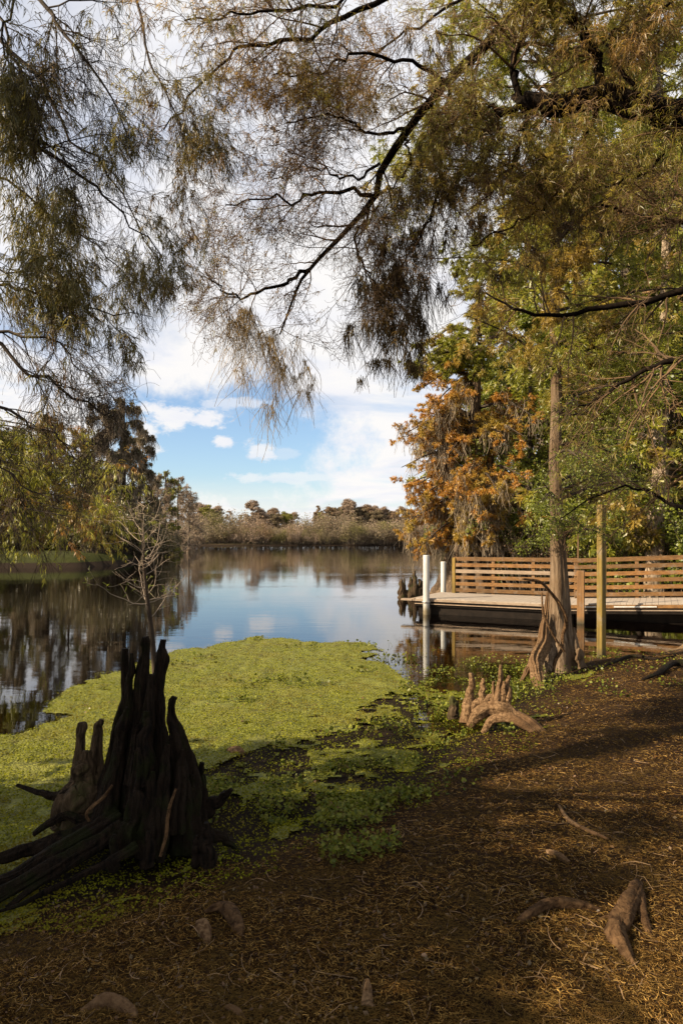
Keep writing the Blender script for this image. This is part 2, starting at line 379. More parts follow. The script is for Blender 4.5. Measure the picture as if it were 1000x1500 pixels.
# value noise on the ground plane
_tab = rng.uniform(-1, 1, (256, 256))
def vnoise(x, y, s):
    x = np.asarray(x)*s+50; y = np.asarray(y)*s+50
    i = np.floor(x).astype(int); j = np.floor(y).astype(int); f = x-i; g_ = y-j
    f = f*f*(3-2*f); g_ = g_*g_*(3-2*g_)
    a = lambda p, q: _tab[(i+p) % 256, (j+q) % 256]
    return (a(0, 0)*(1-f)+a(1, 0)*f)*(1-g_)+(a(0, 1)*(1-f)+a(1, 1)*f)*g_
WP = np.array([(-80, -14), (-20, -5), (-9, .2), (-5, 2.4), (-3.1, 3.2), (-1.9, 3.75), (-.9, 4.5), (0, 5.1), (.5, 6.0), (1.1, 6.9), (2.2, 8.8), (3.0, 10.3), (4.3, 11.9),
    (5.5, 12.2), (6.6, 13.1), (7.2, 14.5), (8.1, 15.7), (9.6, 16.6), (10.4, 18), (9.6, 20), (7.6, 23.0), (5.8, 24.6), (4.6, 25.6), (4.2, 28), (6, 36), (12, 60), (22, 110), (38, 180), (30, 191),
    (0, 189), (-45, 188), (-42, 150), (-29, 112), (-22, 80), (-18, 60), (-17, 53), (-18.5, 48), (-24, 47), (-40, 44), (-80, 38)], float)
def sdist(x, y, poly=WP):
    """signed distance to the water's edge, + on land"""
    x = np.asarray(x, float).ravel(); y = np.asarray(y, float).ravel()
    best = np.full(len(x), 1e18); ins = np.zeros(len(x), bool)
    for a, b in zip(poly, np.roll(poly, -1, 0)):
        e = b-a; wx = x-a[0]; wy = y-a[1]
        t = np.clip((wx*e[0]+wy*e[1])/(e@e), 0, 1)
        best = np.minimum(best, (wx-t*e[0])**2+(wy-t*e[1])**2)
        c = ((a[1] <= y) != (b[1] <= y))
        with np.errstate(divide='ignore', invalid='ignore'):
            xi = a[0]+(y-a[1])/(b[1]-a[1]+1e-12)*e[0]
        ins ^= c & (x < xi)
    d = np.sqrt(best); return np.where(ins, -d, d)
def gz(x, y):
    x = np.asarray(x, float); y = np.asarray(y, float); sh = x.shape
    sd = sdist(x, y).reshape(sh)+.16*vnoise(x, y, 1.1)*(y < 30)
    near = y < 30
    left = (x < -10) & (y > 30)
    hgt = np.where(near, .46, np.where(left & (y < 130), .95, .5)); sc = np.where(near, 2.4, np.where(left, .5, 2.))
    land = hgt*(1-np.exp(-np.maximum(sd, 0)/sc))+.004
    land += np.clip(sd, 0, 1)*(.035*vnoise(x, y, .9)+.02*vnoise(x+9, y, 2.3)+.009*vnoise(x, y+7, 5.1))*near
    bed = -.85*(1-np.exp(np.minimum(sd, 0)/np.where(near & (x > 5.2), 3.0, 1.3)))
    mud = .012+.012*vnoise(x, y, 3.1)  # raised shelf added to keep shoreline gaps dark in place of tree reflections
    flat = near & (x > -2.2) & (x < 1.0+.5*vnoise(x, y, 1.4)) & (sd > -2.0+.3*vnoise(x, y, 1.7))
    return np.where(sd > 0, np.where(flat, np.maximum(land, mud), land), np.where(flat, mud, bed))

# ------------------------------------------------------------------ ground, water
rad = np.concatenate([[0], np.geomspace(.5, 3500, 300)]); na = 900
th = np.arange(na)/na*2*np.pi
X = (rad[1:, None]*np.cos(th)); Y = (rad[1:, None]*np.sin(th))
Z = gz(X, Y); V = np.concatenate([np.stack([X, Y, Z], -1).reshape(-1, 3), [[0, 0, float(gz(np.array([0.]), np.array([0.]))[0])]]])
idx = np.arange(300*na).reshape(300, na); nx = np.roll(idx, -1, 1)
Q = np.stack([idx[:-1], idx[1:], nx[1:], nx[:-1]], -1).reshape(-1, 4)
T = np.stack([idx[0], nx[0], np.full(na, 300*na)], -1)
setp(MB().add(V, Q, T).build('ground', M['ground']), kind='structure')
e = 400
w = MB(); w.add([(-e, -60, 0), (e, -60, 0), (e, 260, 0), (-e, 260, 0)], [[0, 1, 2, 3]])
setp(w.build('water', M['water'], smooth=False), kind='structure')

# duckweed carpet ---------------------------------------------------
DP = np.array([P(*a)[:2] for a in []]+[((px-500)/F*(2.1/(py-788)*1000), 2.1/(py-788)*1000) for px, py in
    [(-500, 1150), (-200, 1110), (0, 1070), (60, 1042), (110, 1018), (160, 990), (200, 968), (250, 955), (330, 942), (370, 936), (450, 939), (540, 941), (558, 966), (600, 992), (640, 1014), (700, 1022), (760, 1008), (830, 1000)]]+
    [(4.2, 10.6), (3.4, 9.2), (1.8, 6.8), (.7, 5.4), (-.2, 4.3), (-1.5, 3.5), (-3, 2.8), (-5, 2), (-7, .5)])
def mask_weed(x, y):
    sd = -sdist(x, y, DP).reshape(np.shape(x))
    return sd+.34*vnoise(x, y, .9)+.20*vnoise(x, y, 2.3)+.14*vnoise(x, y, 5.1)
gx = np.arange(-7.5, 4.6, .03); gy = np.arange(.5, 15, .03)
hum = lambda x, y: .022*np.abs(vnoise(x, y, 3.3))+.012*vnoise(x, y, 8.)*(1+0*x)
XX, YY = np.meshgrid(gx, gy)
mw = mask_weed(XX, YY).reshape(XX.shape); g0 = gz(XX, YY)
sdm = sdist(XX, YY).reshape(XX.shape)
keep = (mw > 0) & (g0 < .10) & ~((sdm > -1.5) & (XX > -1.9) & (XX < 3.2) & (vnoise(XX, YY, 2.1)+.7*vnoise(XX, YY, 5.3)+.8*vnoise(XX, YY, 13.) > .22-.5*(sdm > -.55)))
kq = keep[:-1, :-1] & keep[1:, :-1] & keep[:-1, 1:] & keep[1:, 1:]
idx = np.arange(XX.size).reshape(XX.shape)
Q = np.stack([idx[:-1, :-1][kq], idx[:-1, 1:][kq], idx[1:, 1:][kq], idx[1:, :-1][kq]], -1)
used = np.unique(Q); rm = np.full(XX.size, -1); rm[used] = np.arange(len(used))
VV = np.stack([XX.ravel(), YY.ravel(), np.maximum(g0.ravel(), 0)+.006+np.maximum(hum(XX.ravel(), YY.ravel()), 0)], -1)[used]
setp(MB().add(VV, rm[Q]).build('duckweed_carpet', M['mat']), 'carpet of yellow green duckweed floating on the near water', 'duckweed', kind='stuff')
def view_pts(n, r0, r1, half=.56, p=1.0):
    """points on the ground in front, denser near the viewer"""
    u = rng.random(n); r = (r0**(1-p)+(r1**(1-p)-r0**(1-p))*u)**(1/(1-p)) if p != 1 else r0*(r1/r0)**u
    x = U(-half, half, n)*r; return x, r
x, y = view_pts(330000, 2.6, 15.5, .60)
ok = (mask_weed(x, y) > -.07*rng.random(len(x))) & (x > -8)
x, y = x[ok], y[ok]; z = np.maximum(gz(x, y), 0)
hol = vnoise(x, y, 2.7)+.6*vnoise(x, y, 7.); sm_ = sdist(x, y); hol = np.where((sm_ > -1.5) & (x > -1.9) & (x < 3.2) & (vnoise(x, y, 2.1)+.7*vnoise(x, y, 5.3)+.8*vnoise(x, y, 13.) > .22-.5*(sm_ > -.55)) & (rng.random(len(x)) < .6), -2, hol)
ok = (z < .14) & (hol > -.72) & (rng.random(len(x)) < np.where(z > .05, .45, 1)); x, y, z, hol = x[ok], y[ok], z[ok], hol[ok]
lf = MB(); cards(lf, np.stack([x, y, z+.008+np.maximum(hum(x, y), 0)+U(0, .010, len(x))], -1), U(.007, .019, len(x))*(1+np.clip(y-6, 0, 9)*.03), nup=2.2)
setp(lf.build('duckweed_leaves', M['duckweed'], smooth=False), 'tiny yellow green leaves scattered over the floating duckweed', 'duckweed', kind='stuff')
x, y = view_pts(2600, 3., 14, .5); ok = (mask_weed(x, y) > .15) & (sdist(x, y) < -.3) & (vnoise(x, y, 1.1)+.6*vnoise(x, y, 3.1) > .1); x, y = x[ok], y[ok]
setp(cards(MB(), np.stack([x, y, .012+np.maximum(hum(x, y), 0)+U(.004, .02, len(x))], -1), U(.015, .045, len(x)), nup=1.8, aspect=.7).build('drift_debris', M['leaf_rust'], smooth=False), 'brown dead leaves drifted onto the duckweed', 'leaves', kind='stuff')
# taller round-leaved plants along the shaded margin
x, y = view_pts(130000, 3.2, 12.5, .56, .8)
sd = sdist(x, y); dens = vnoise(x, y, 1.6)+.7*vnoise(x+3, y, 4.)
ok = (sd > -1.15-.3*(x > -1)*(x < 3)) & (sd < .5+.7*vnoise(x, y, 1.9)) & (x > -1.7+0*x) & (dens > .42) & ((x < 3.2) | (sd > -.5))
x, y = x[ok], y[ok]
x2, y2 = view_pts(9000, 6.5, 12.5, .30, .8); x2 = np.abs(x2)*1.0+.8; q = (mask_weed(x2, y2) > -1.0) & (sdist(x2, y2) < .1) & (vnoise(x2, y2, 2.)+.6*vnoise(x2, y2, 5.) > .1); x = np.r_[x, x2[q]]; y = np.r_[y, y2[q]]
x3, y3 = view_pts(5200, 8.5, 12.6, .54, .8); q = (x3 > 2.6) & (sdist(x3, y3) > -.2) & (sdist(x3, y3) < 1.1) & (vnoise(x3, y3, 1.5) > -.1); x = np.r_[x, x3[q]]; y = np.r_[y, y3[q]]
z = np.maximum(gz(x, y), 0); hh = U(.01, .10, len(x))*(.5+.8*(vnoise(x, y, 2.) > 0))
wp = MB(); cards(wp, np.stack([x, y, z+hh], -1), U(.014, .036, len(x)), nup=1.0, aspect=1.1)
setp(wp.build('margin_plants', M['waterplant'], smooth=False), 'low round leaved plants crowding the shaded shoreline', 'plants', kind='stuff')

# needle litter -----------------------------------------------------
def litter(n, r0, r1, ln, wd, k, name, label, mat, cat, curl=.5, hz=.012, half=.95):
    x, y = view_pts(n, r0, r1, half)
    sd = sdist(x, y); z = gz(x, y)
    ok = (sd > .12+.4*vnoise(x, y, 2.)+.2*vnoise(x, y, 6.)) & (rng.random(len(x)) < np.clip(sd*1.2, 0, 1)); x, y, z = x[ok], y[ok], z[ok]; n = len(x)
    a = U(0, 6.283, n)+1.2*vnoise(x, y, .8); L = U(ln[0], ln[1], n); cv = rng.normal(size=n)*curl
    Pt = np.zeros((n, k, 3)); Pt[:, 0] = np.stack([x, y, z+U(0, hz, n)], -1); dz = rng.normal(size=n)*.18
    for s in range(1, k):
        a = a+cv; Pt[:, s] = Pt[:, s-1]+np.stack([np.cos(a), np.sin(a), dz*(1 if s < k/2 else -1)], -1)*(L/(k-1))[:, None]
    Pt[..., 2] = np.maximum(Pt[..., 2], gz(Pt[..., 0], Pt[..., 1])+.003)
    W = (U(wd[0], wd[1], n)*(.6+.13*y))[:, None]*np.linspace(1, .4, k)
    s_ = np.zeros_like(Pt); t = nrm(np.gradient(Pt, axis=1)); s_ = nrm(np.cross(t, np.array([0, 0, 1.])+rng.normal(size=(n, 1, 3))*.5))
    V = np.stack([Pt-s_*W[..., None]/2, Pt+s_*W[..., None]/2], 2); idx = np.arange(n*k*2).reshape(n, k, 2)
    Q = np.stack([idx[:, :-1, 0], idx[:, :-1, 1], idx[:, 1:, 1], idx[:, 1:, 0]], -1).reshape(-1, 4)
    setp(MB().add(V.reshape(-1, 3), Q).build(name, mat, smooth=False), label, cat, kind='stuff')
litter(480000, 2.0, 14, (.014, .05), (.0016, .0036), 4, 'needle_litter', 'brown fallen cypress needles covering the bank', M['litter'], 'litter', .55, .02)
litter(3000, 2.0, 12, (.07, .20), (.002, .005), 6, 'twig_litter', 'pale dead twigs lying in the fallen needles', M['stick'], 'litter', .25, .02)

x, y = view_pts(8500, 2.0, 12, .95); sd = sdist(x, y); ok = (sd > .1) & (vnoise(x, y, 1.2) > -.35); x, y = x[ok], y[ok]
setp(cards(MB(), np.stack([x, y, gz(x, y)+U(.006, .02, len(x))], -1), U(.012, .034, len(x)), nup=1.6, aspect=.6).build('fallen_leaves', M['leaf_rust'], smooth=False), 'small brown dead leaves scattered over the needle litter', 'leaves', kind='stuff')
x = np.r_[U(3.2, 4.8, 500), U(3.6, 6.2, 700), U(.2, 1.2, 260)]; y = np.r_[U(8., 9.2, 500), U(9.8, 11.6, 700), U(5.0, 6.1, 260)]; ok = (sdist(x, y) > .1) & (vnoise(x, y, 2.4) > .05); x, y = x[ok], y[ok]
setp(cards(MB(), np.stack([x, y, gz(x, y)+U(.01, .07, len(x))], -1), U(.02, .05, len(x)), nup=1.0).build('weed_sprigs', M['waterplant'], smooth=False), 'sparse green weeds sprouting on the muddy bank near the wooden post', 'weeds', kind='stuff')

# ------------------------------------------------------------------ big overhanging cypress (trunk stands beyond the right of the view)
ov = thing('overhanging_cypress', 'large cypress whose thick dark limbs reach in from the upper right over the water', 'tree', (6.2, 4.6, float(gz(np.array([6.2]), np.array([4.6]))[0])-.1))
tp = np.array([[6.2, 4.6, .1], [6.18, 4.62, .8], [6.1, 4.6, 2], [6.0, 4.6, 4], [5.9, 4.7, 6], [5.9, 4.9, 8.5], [6, 5, 11]])
tpp = smooth(tp, 40); zz = tpp[:, 2]
tubes(t_ := MB(), tpp, .26+.35*np.exp(-zz/.7)-.012*zz, 28, flutes(40, 28, .10)[None]); t_.build('trunk', M['bark_pale'], ov)
L0 = [([(1600, 250, 5.0), (1300, 215, 5.3), (1090, 190, 5.7), (1000, 168, 6.0), (940, 158, 6.0), (880, 142, 6.1), (820, 155, 6.1), (765, 150, 6.2)], .16, .085),
      ([(1500, -300, 5.0), (1200, -180, 5.6), (950, -120, 6.0), (830, -50, 6.2), (765, 8, 6.3), (700, 72, 6.4), (660, 112, 6.5), (600, 185, 6.6), (558, 250, 6.7), (542, 300, 6.8), (490, 355, 6.9), (445, 400, 7.0), (428, 440, 7.0), (410, 490, 7.0)], .085, .008),
      ([(1400, 480, 4.6), (1100, 425, 5.5), (1000, 428, 6.0), (900, 450, 6.1), (820, 462, 6.2), (760, 455, 6.2), (712, 430, 6.3)], .05, .008),
      ([(1500, 500, 4.6), (1100, 505, 5.2), (1000, 522, 5.5), (940, 548, 5.6), (880, 580, 5.7), (842, 600, 5.8)], .042, .007),
      ([(1400, 360, 4.6), (1080, 322, 5.5), (1000, 325, 6.), (950, 318, 6.), (880, 300, 6.)], .035, .01),
      ([(1450, 760, 4.4), (1080, 740, 6.0), (990, 740, 7.0), (950, 720, 7.2), (915, 712, 7.3), (870, 728, 7.4), (820, 760, 7.6)], .03, .006)]
PP0, RR0 = limbs(L0, 22, .012)
L1 = [([(765, 150, 6.2), (740, 165, 6.2), (700, 160, 6.3), (640, 190, 6.4)], .04, .008),
      ([(770, 150, 6.2), (765, 200, 6.2), (735, 260, 6.3), (700, 300, 6.3)], .03, .006),
      ([(765, 150, 6.2), (752, 100, 6.2), (768, 45, 6.2), (800, -10, 6.2)], .035, .02),
      ([(880, 142, 6.1), (876, 95, 6.1), (850, 45, 6.1), (815, 5, 6.1), (790, -40, 6.1)], .05, .035),
      ([(940, 158, 6.0), (890, 60, 6.), (935, 35, 6.), (985, 0, 6.)], .02, .012),
      ([(545, 287, 6.8), (505, 283, 6.7), (470, 280, 6.7), (430, 292, 6.6), (385, 290, 6.6), (330, 300, 6.6)], .024, .006),
      ([(555, 240, 6.7), (520, 262, 6.7), (480, 250, 6.6), (440, 242, 6.6), (400, 262, 6.5)], .016, .005),
      ([(448, 398, 7.0), (405, 420, 6.9), (355, 434, 6.8), (320, 420, 6.8), (300, 395, 6.8)], .022, .005),
      ([(600, 190, 6.6), (540, 195, 6.5), (500, 170, 6.4), (420, 180, 6.3)], .018, .006),
      ([(655, 120, 6.5), (600, 90, 6.4), (520, 80, 6.3), (470, 105, 6.2), (400, 110, 6.1)], .022, .006),
      ([(590, 200, 6.6), (602, 225, 6.6), (575, 280, 6.6), (560, 330, 6.6)], .014, .005),
      ([(700, -60, 6.0), (560, 0, 6.0), (500, 30, 6.), (450, 52, 6.), (400, 64, 6.), (350, 72, 6.), (325, 95, 6.), (270, 150, 6.), (240, 190, 6)], .028, .006),
      ([(640, -60, 5.6), (560, -20, 5.6), (480, 10, 5.6), (400, 15, 5.6), (340, 20, 5.6), (270, 30, 5.6)], .02, .006),
      ([(540, 305, 6.8), (520, 360, 6.8), (545, 410, 6.8), (560, 450, 6.8)], .016, .006),
      ([(660, 112, 6.5), (650, 200, 6.6), (640, 290, 6.7), (600, 370, 6.8), (570, 420, 6.8)], .022, .006),
      ([(880, 142, 6.1), (840, 230, 6.2), (800, 300, 6.3), (750, 330, 6.4), (690, 360, 6.5)], .022, .006),
      ([(1000, 168, 6.), (960, 240, 6.), (900, 270, 6.1), (840, 280, 6.2)], .02, .006),
      ([(900, -80, 7), (760, -40, 7), (640, 20, 7), (560, 70, 7), (500, 130, 7)], .025, .006)]
PP1, RR1 = limbs(L1, 22, .018)
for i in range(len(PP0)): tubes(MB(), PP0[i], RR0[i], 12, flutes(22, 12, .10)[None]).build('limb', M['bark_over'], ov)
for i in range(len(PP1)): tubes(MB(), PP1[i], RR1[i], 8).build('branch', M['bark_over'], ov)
A = np.concatenate([PP0, PP1]); AR = np.concatenate([RR0, RR1])
vis = np.array([1, 1, 1, 1, 1, .6]+[1]*len(L1))
g1, r1 = kids(A, AR, 20, .95, (30, 75), (.30, 1), .03, .17, 9, .45, .45, .011, tip=.3)
inner = (np.abs(g1[:, 0, 0]/g1[:, 0, 1]) < .62)
g1, r1 = g1[inner], r1[inner]
g2, r2 = kids(g1, r1, 9, .42, (25, 70), (.1, 1), .05, .26, 7, .4, .6, .0045, tip=.4)
g3, r3 = kids(g2, r2, 6, .20, (25, 75), (.15, 1), .06, .32, 5, .3, .7, .0028, tip=.5)
_px, _py = 500+1000*g3[:, 2, 0]/g3[:, 2, 1], HOR-1000*(g3[:, 2, 2]-H)/g3[:, 2, 1]
ok = (rng.random(len(g3)) > .65*np.clip((_px-600)/60, 0, 1)*np.clip((_py-260)/100, 0, 1)); g3, r3 = g3[ok], r3[ok]
_px, _py = 500+1000*g2[:, 2, 0]/g2[:, 2, 1], HOR-1000*(g2[:, 2, 2]-H)/g2[:, 2, 1]
ok = (rng.random(len(g2)) > .55*np.clip((_px-600)/60, 0, 1)*np.clip((_py-300)/100, 0, 1)); g2, r2 = g2[ok], r2[ok]
r3 = np.maximum(r3, .0013); r2 = np.maximum(r2, .0018)
b = MB(); tubes(b, g1, r1, 5); tubes(b, g2, r2, 3); tubes(b, g3, r3, 3); b.build('twigs', M['twig'], ov)
# foliage: denser to the right and at the top, almost bare over the lake
pxs = lambda p: 500+1000*p[..., 0]/p[..., 1]
pys = lambda p: HOR-1000*(p[..., 2]-H)/p[..., 1]
def pick(gp, f):
    c = gp[:, 0]; return rng.random(len(c)) < f(pxs(c), pys(c))
def sprays(mb, gp, gr, cnt, L, W, droop=.25, k=3, tr=(.2, 1), ang=(30, 80), wig=.12):
    f, _ = kids(gp, gr, cnt, L, ang, tr, droop, wig, k, 0, tip=.3)
    n = len(f); ribbons(mb, f, (U(.6, 1.2, n)*W)[:, None]*np.array([.55, 1., .12] if k == 3 else np.linspace(1, .1, k))); return mb
s = pick(g3, lambda px, py: np.maximum(np.clip((px-430)/230, .14, 1), .6*(py < 150))*np.clip(1.3-py/430, .22, 1)*np.clip(.75+.9*vnoise(px/70, py/70, 1.), .12, 1))
b = MB(); sprays(b, g3[s], r3[s], 11, .062, .0052, .7); b.build('crown', M['leaf_over'], ov)
s = pick(g2, lambda px, py: np.where((px > 270) & (px < 470) & (py > 150), .5, .12))
b = MB(); f, _ = kids(g2[s], r2[s], 9, .03, (30, 90), (.2, 1), .2, .2, 2, 0); cards(b, f[:, -1], U(.012, .022, len(f))); b.build('leaf_buds', M['leaf_rust'], ov)
def moss(mb, anchors, n, L, spread=.06, w=.004, k=7):
    m = len(anchors)*n; a = np.repeat(anchors, n, 0)+rng.normal(size=(m, 3))*spread*np.array([1, 1, .5])
    ln = L*U(.25, 1.1, m); Pt = np.zeros((m, k, 3)); Pt[:, 0] = a; d = rng.normal(size=(m, 3))*.25; d[:, 2] = -1
    cen = np.repeat(anchors, n, 0)
    for s in range(1, k):
        d = d+rng.normal(size=(m, 3))*.22; d[:, 2] = -1; d[:, :2] += (cen-Pt[:, s-1])[:, :2]*.9
        Pt[:, s] = Pt[:, s-1]+nrm(d)*(ln/(k-1))[:, None]
    return ribbons(mb, Pt, np.full((m, 1), w)*np.linspace(1, .5, k)*U(.6, 1.4, (m, 1)))
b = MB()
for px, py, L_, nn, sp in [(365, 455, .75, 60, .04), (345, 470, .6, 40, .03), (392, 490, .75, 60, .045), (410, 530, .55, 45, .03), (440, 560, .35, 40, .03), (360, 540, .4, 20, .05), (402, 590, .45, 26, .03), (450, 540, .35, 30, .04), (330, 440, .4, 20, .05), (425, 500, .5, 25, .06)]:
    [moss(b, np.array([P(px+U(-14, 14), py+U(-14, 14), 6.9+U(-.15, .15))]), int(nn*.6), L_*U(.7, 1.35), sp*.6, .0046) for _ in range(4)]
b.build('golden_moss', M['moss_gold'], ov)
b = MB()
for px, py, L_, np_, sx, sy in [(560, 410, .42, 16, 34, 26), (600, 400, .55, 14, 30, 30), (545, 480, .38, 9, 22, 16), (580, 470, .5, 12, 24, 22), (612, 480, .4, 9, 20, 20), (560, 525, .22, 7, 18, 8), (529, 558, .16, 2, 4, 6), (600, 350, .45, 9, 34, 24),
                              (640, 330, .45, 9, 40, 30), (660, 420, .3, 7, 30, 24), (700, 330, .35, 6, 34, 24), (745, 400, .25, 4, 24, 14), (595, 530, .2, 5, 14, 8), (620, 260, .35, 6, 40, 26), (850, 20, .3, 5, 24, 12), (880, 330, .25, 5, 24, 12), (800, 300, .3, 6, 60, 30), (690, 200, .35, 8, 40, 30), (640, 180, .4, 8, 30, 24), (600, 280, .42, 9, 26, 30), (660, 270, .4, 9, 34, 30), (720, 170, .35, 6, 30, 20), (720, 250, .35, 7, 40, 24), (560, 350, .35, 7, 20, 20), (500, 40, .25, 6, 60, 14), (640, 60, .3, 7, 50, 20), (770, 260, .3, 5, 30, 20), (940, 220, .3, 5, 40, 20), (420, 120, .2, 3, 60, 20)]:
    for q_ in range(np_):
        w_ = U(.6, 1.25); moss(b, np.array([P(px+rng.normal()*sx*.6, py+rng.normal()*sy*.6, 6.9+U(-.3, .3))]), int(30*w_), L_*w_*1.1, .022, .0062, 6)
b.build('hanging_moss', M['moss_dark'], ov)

# ------------------------------------------------------------------ left overhanging cypress
lf_base = (-7.4, 2.6)
lv = thing('drooping_cypress', 'near cypress with drooping feathery olive branches filling the upper left', 'tree', (*lf_base, 0))
tpp = smooth([(-7.4, 2.6, -.2), (-7.4, 2.6, .6), (-7.35, 2.6, 2), (-7.3, 2.7, 4.5), (-7.3, 2.9, 7.5), (-7.2, 3, 11)], 40); zz = tpp[:, 2]
tubes(t_ := MB(), tpp, .30+.4*np.exp(-np.maximum(zz, 0)/.6)-.015*zz, 28, flutes(40, 28, .12)[None]); t_.build('trunk', M['bark_pale'], lv)
LL = [([(-700, -50, 4.6), (-250, 60, 4.9), (-60, 125, 5.0), (0, 172, 5), (60, 215, 5), (130, 262, 5.1), (180, 315, 5.1), (235, 372, 5.2)], .05, .006),
      ([(-400, -300, 4.6), (0, -80, 5), (60, 0, 5), (90, 42, 5), (130, 92, 5), (165, 140, 5), (190, 200, 5)], .04, .006),
      ([(-600, 250, 4.6), (-200, 370, 5), (-40, 412, 5.2), (0, 413, 5.2), (35, 425, 5.2), (75, 437, 5.3), (150, 456, 5.3), (222, 464, 5.4)], .035, .005),
      ([(-600, 300, 4.6), (-200, 470, 5), (-30, 488, 5), (0, 487, 5), (50, 490, 5.), (85, 503, 5.1), (110, 532, 5.1), (140, 555, 5.1)], .035, .005),
      ([(-600, 200, 4.4), (-200, 420, 4.6), (-20, 495, 4.8), (30, 540, 4.8), (85, 565, 4.8), (130, 595, 4.9), (165, 610, 4.9), (190, 640, 4.9)], .035, .005),
      ([(130, 590, 4.9), (160, 597, 4.9), (205, 596, 4.9)], .007, .003),
      ([(-500, 420, 4.4), (-100, 560, 4.6), (0, 592, 4.7), (50, 625, 4.7), (90, 640, 4.7), (130, 700, 4.7)], .03, .004),
      ([(-500, 100, 4.6), (-100, 300, 5), (0, 395, 5.2), (60, 385, 5.2), (110, 360, 5.3)], .02, .005),
      ([(-400, -200, 5.2), (-60, 0, 5.5), (0, 60, 5.5), (60, 120, 5.6), (100, 200, 5.6), (150, 240, 5.7), (200, 330, 5.8), (245, 400, 5.8)], .035, .006),
      ([(-100, -300, 5.4), (150, -80, 5.7), (200, 10, 5.8), (215, 80, 5.8), (240, 130, 5.8), (265, 190, 5.8), (280, 260, 5.9)], .03, .006),
      ([(-100, -200, 4.6), (20, -30, 4.8), (0, 60, 4.8), (30, 120, 4.9), (20, 200, 4.9)], .02, .006),
      ([(-500, -250, 4.8), (-180, -60, 4.9), (-20, 10, 4.9), (20, 80, 4.9), (45, 160, 5.0), (50, 220, 5.0)], .03, .006),
      ([(-300, 200, 5.2), (0, 260, 5.5), (60, 310, 5.6), (130, 350, 5.6), (200, 420, 5.7)], .025, .005),
      ([(-300, 600, 4.5), (-60, 650, 4.7), (0, 680, 4.8), (50, 720, 4.9), (100, 750, 4.9)], .02, .004)]
PL, RL = limbs(LL, 20, .015); RL = RL*.62
g1, r1 = kids(PL, RL, 17, .75, (20, 60), (.35, 1), .05, .14, 8, .4, .45, .009, tip=.3)
g2, r2 = kids(g1, r1, 8, .38, (20, 60), (.1, 1), .10, .18, 6, .3, .6, .004, tip=.4)
g3, r3 = kids(g2, r2, 5, .21, (20, 60), (.15, 1), .26, .16, 5, .3, .7, .0022, tip=.5)
def trim(gp, gr):
    m_ = gp[:, -1]; x_ = 500+1000*m_[:, 0]/m_[:, 1]; y_ = HOR-1000*(m_[:, 2]-H)/m_[:, 1]
    ok = ~((y_ > 430) & (x_ > 262-(y_-430)*.42)); return gp[ok], gr[ok]
g1, r1 = trim(g1, r1); g2, r2 = trim(g2, r2); g3, r3 = trim(g3, r3)
r3 = np.maximum(r3, .0011)
for i in range(len(PL)): tubes(MB(), PL[i], RL[i], 8).build('limb', M['twig_dark'], lv)
b = MB(); tubes(b, g1, r1, 5); tubes(b, g2, np.maximum(r2, .0016), 3); tubes(b, g3, r3, 3); b.build('twigs', M['twig_dark'], lv)
dens = lambda px, py: np.clip(.36+.22*(py < 330)+.4*((px < 90) & (py < 230))+1.1*vnoise(px/75, py/75, 1.), .04, 1)*np.clip((640-py)/90, .04, 1)*np.where(py > 430, .6, 1)
s = pick(g3, dens)
gx_, gy_ = g3[:, 2, 0]+1.573*(g3[:, 2, 2]-.4), g3[:, 2, 1]+.544*(g3[:, 2, 2]-.4); s &= np.hypot((gx_-1.9)*.75, gy_-7.3) > .75  # sprays on the sun's path cut away to keep the arching root lit
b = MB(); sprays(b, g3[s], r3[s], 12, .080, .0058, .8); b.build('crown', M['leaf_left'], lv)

# crown of the same tree above and behind the camera's left: it throws the shade on the near bank
up = []
for i in range(44):
    z0 = U(2.3, 4.75) if i < 41 else U(5.3, 8.5); a = U(-2.7, 1.25 if z0 < 4.6 else .1); L_ = U(2.4, 4.2)*(1 if z0 < 5.3 else .6)
    p0 = np.array([-7.3, 2.5, z0]); d = np.array([math.cos(a), math.sin(a), .03]); up.append(smooth([p0, p0+d*L_*.5+[0, 0, .1], p0+d*L_+[0, 0, -.2]], 10))
up = np.array(up); ur = np.linspace(.07, .012, 10)[None]*np.ones((len(up), 1))
k1, q1 = kids(up, ur, 16, .36, (30, 75), (.15, 1), .04, .15, 6, .4, .5, .014, plen=True)
k2, q2 = kids(k1, q1, 8, .5, (30, 75), (.1, 1), .1, .2, 5, .3, .5, .006)
# leaves cut by where their shadow lands, to let broken sun onto the bank
gx_, gy_ = k2[:, 2, 0]+1.573*(k2[:, 2, 2]-.3), k2[:, 2, 1]+.544*(k2[:, 2, 2]-.3)
ok = (gx_ < .4) | (gy_ < 2.75+.5*vnoise(gx_, gy_, 1.2)) | (vnoise(gx_, gy_, 1.6) > .42); ok &= np.hypot((gx_-1.9)*.8, gy_-7.3) > 1.0; k2, q2 = k2[ok], q2[ok]
b = MB(); tubes(b, up, ur, 6); tubes(b, k1, q1, 4); b.build('upper_branches', M['twig_dark'], lv)
b = MB(); sprays(b, k2, q2, 10, .19, .042, .3); b.build('upper_crown', M['leaf_left'], lv)
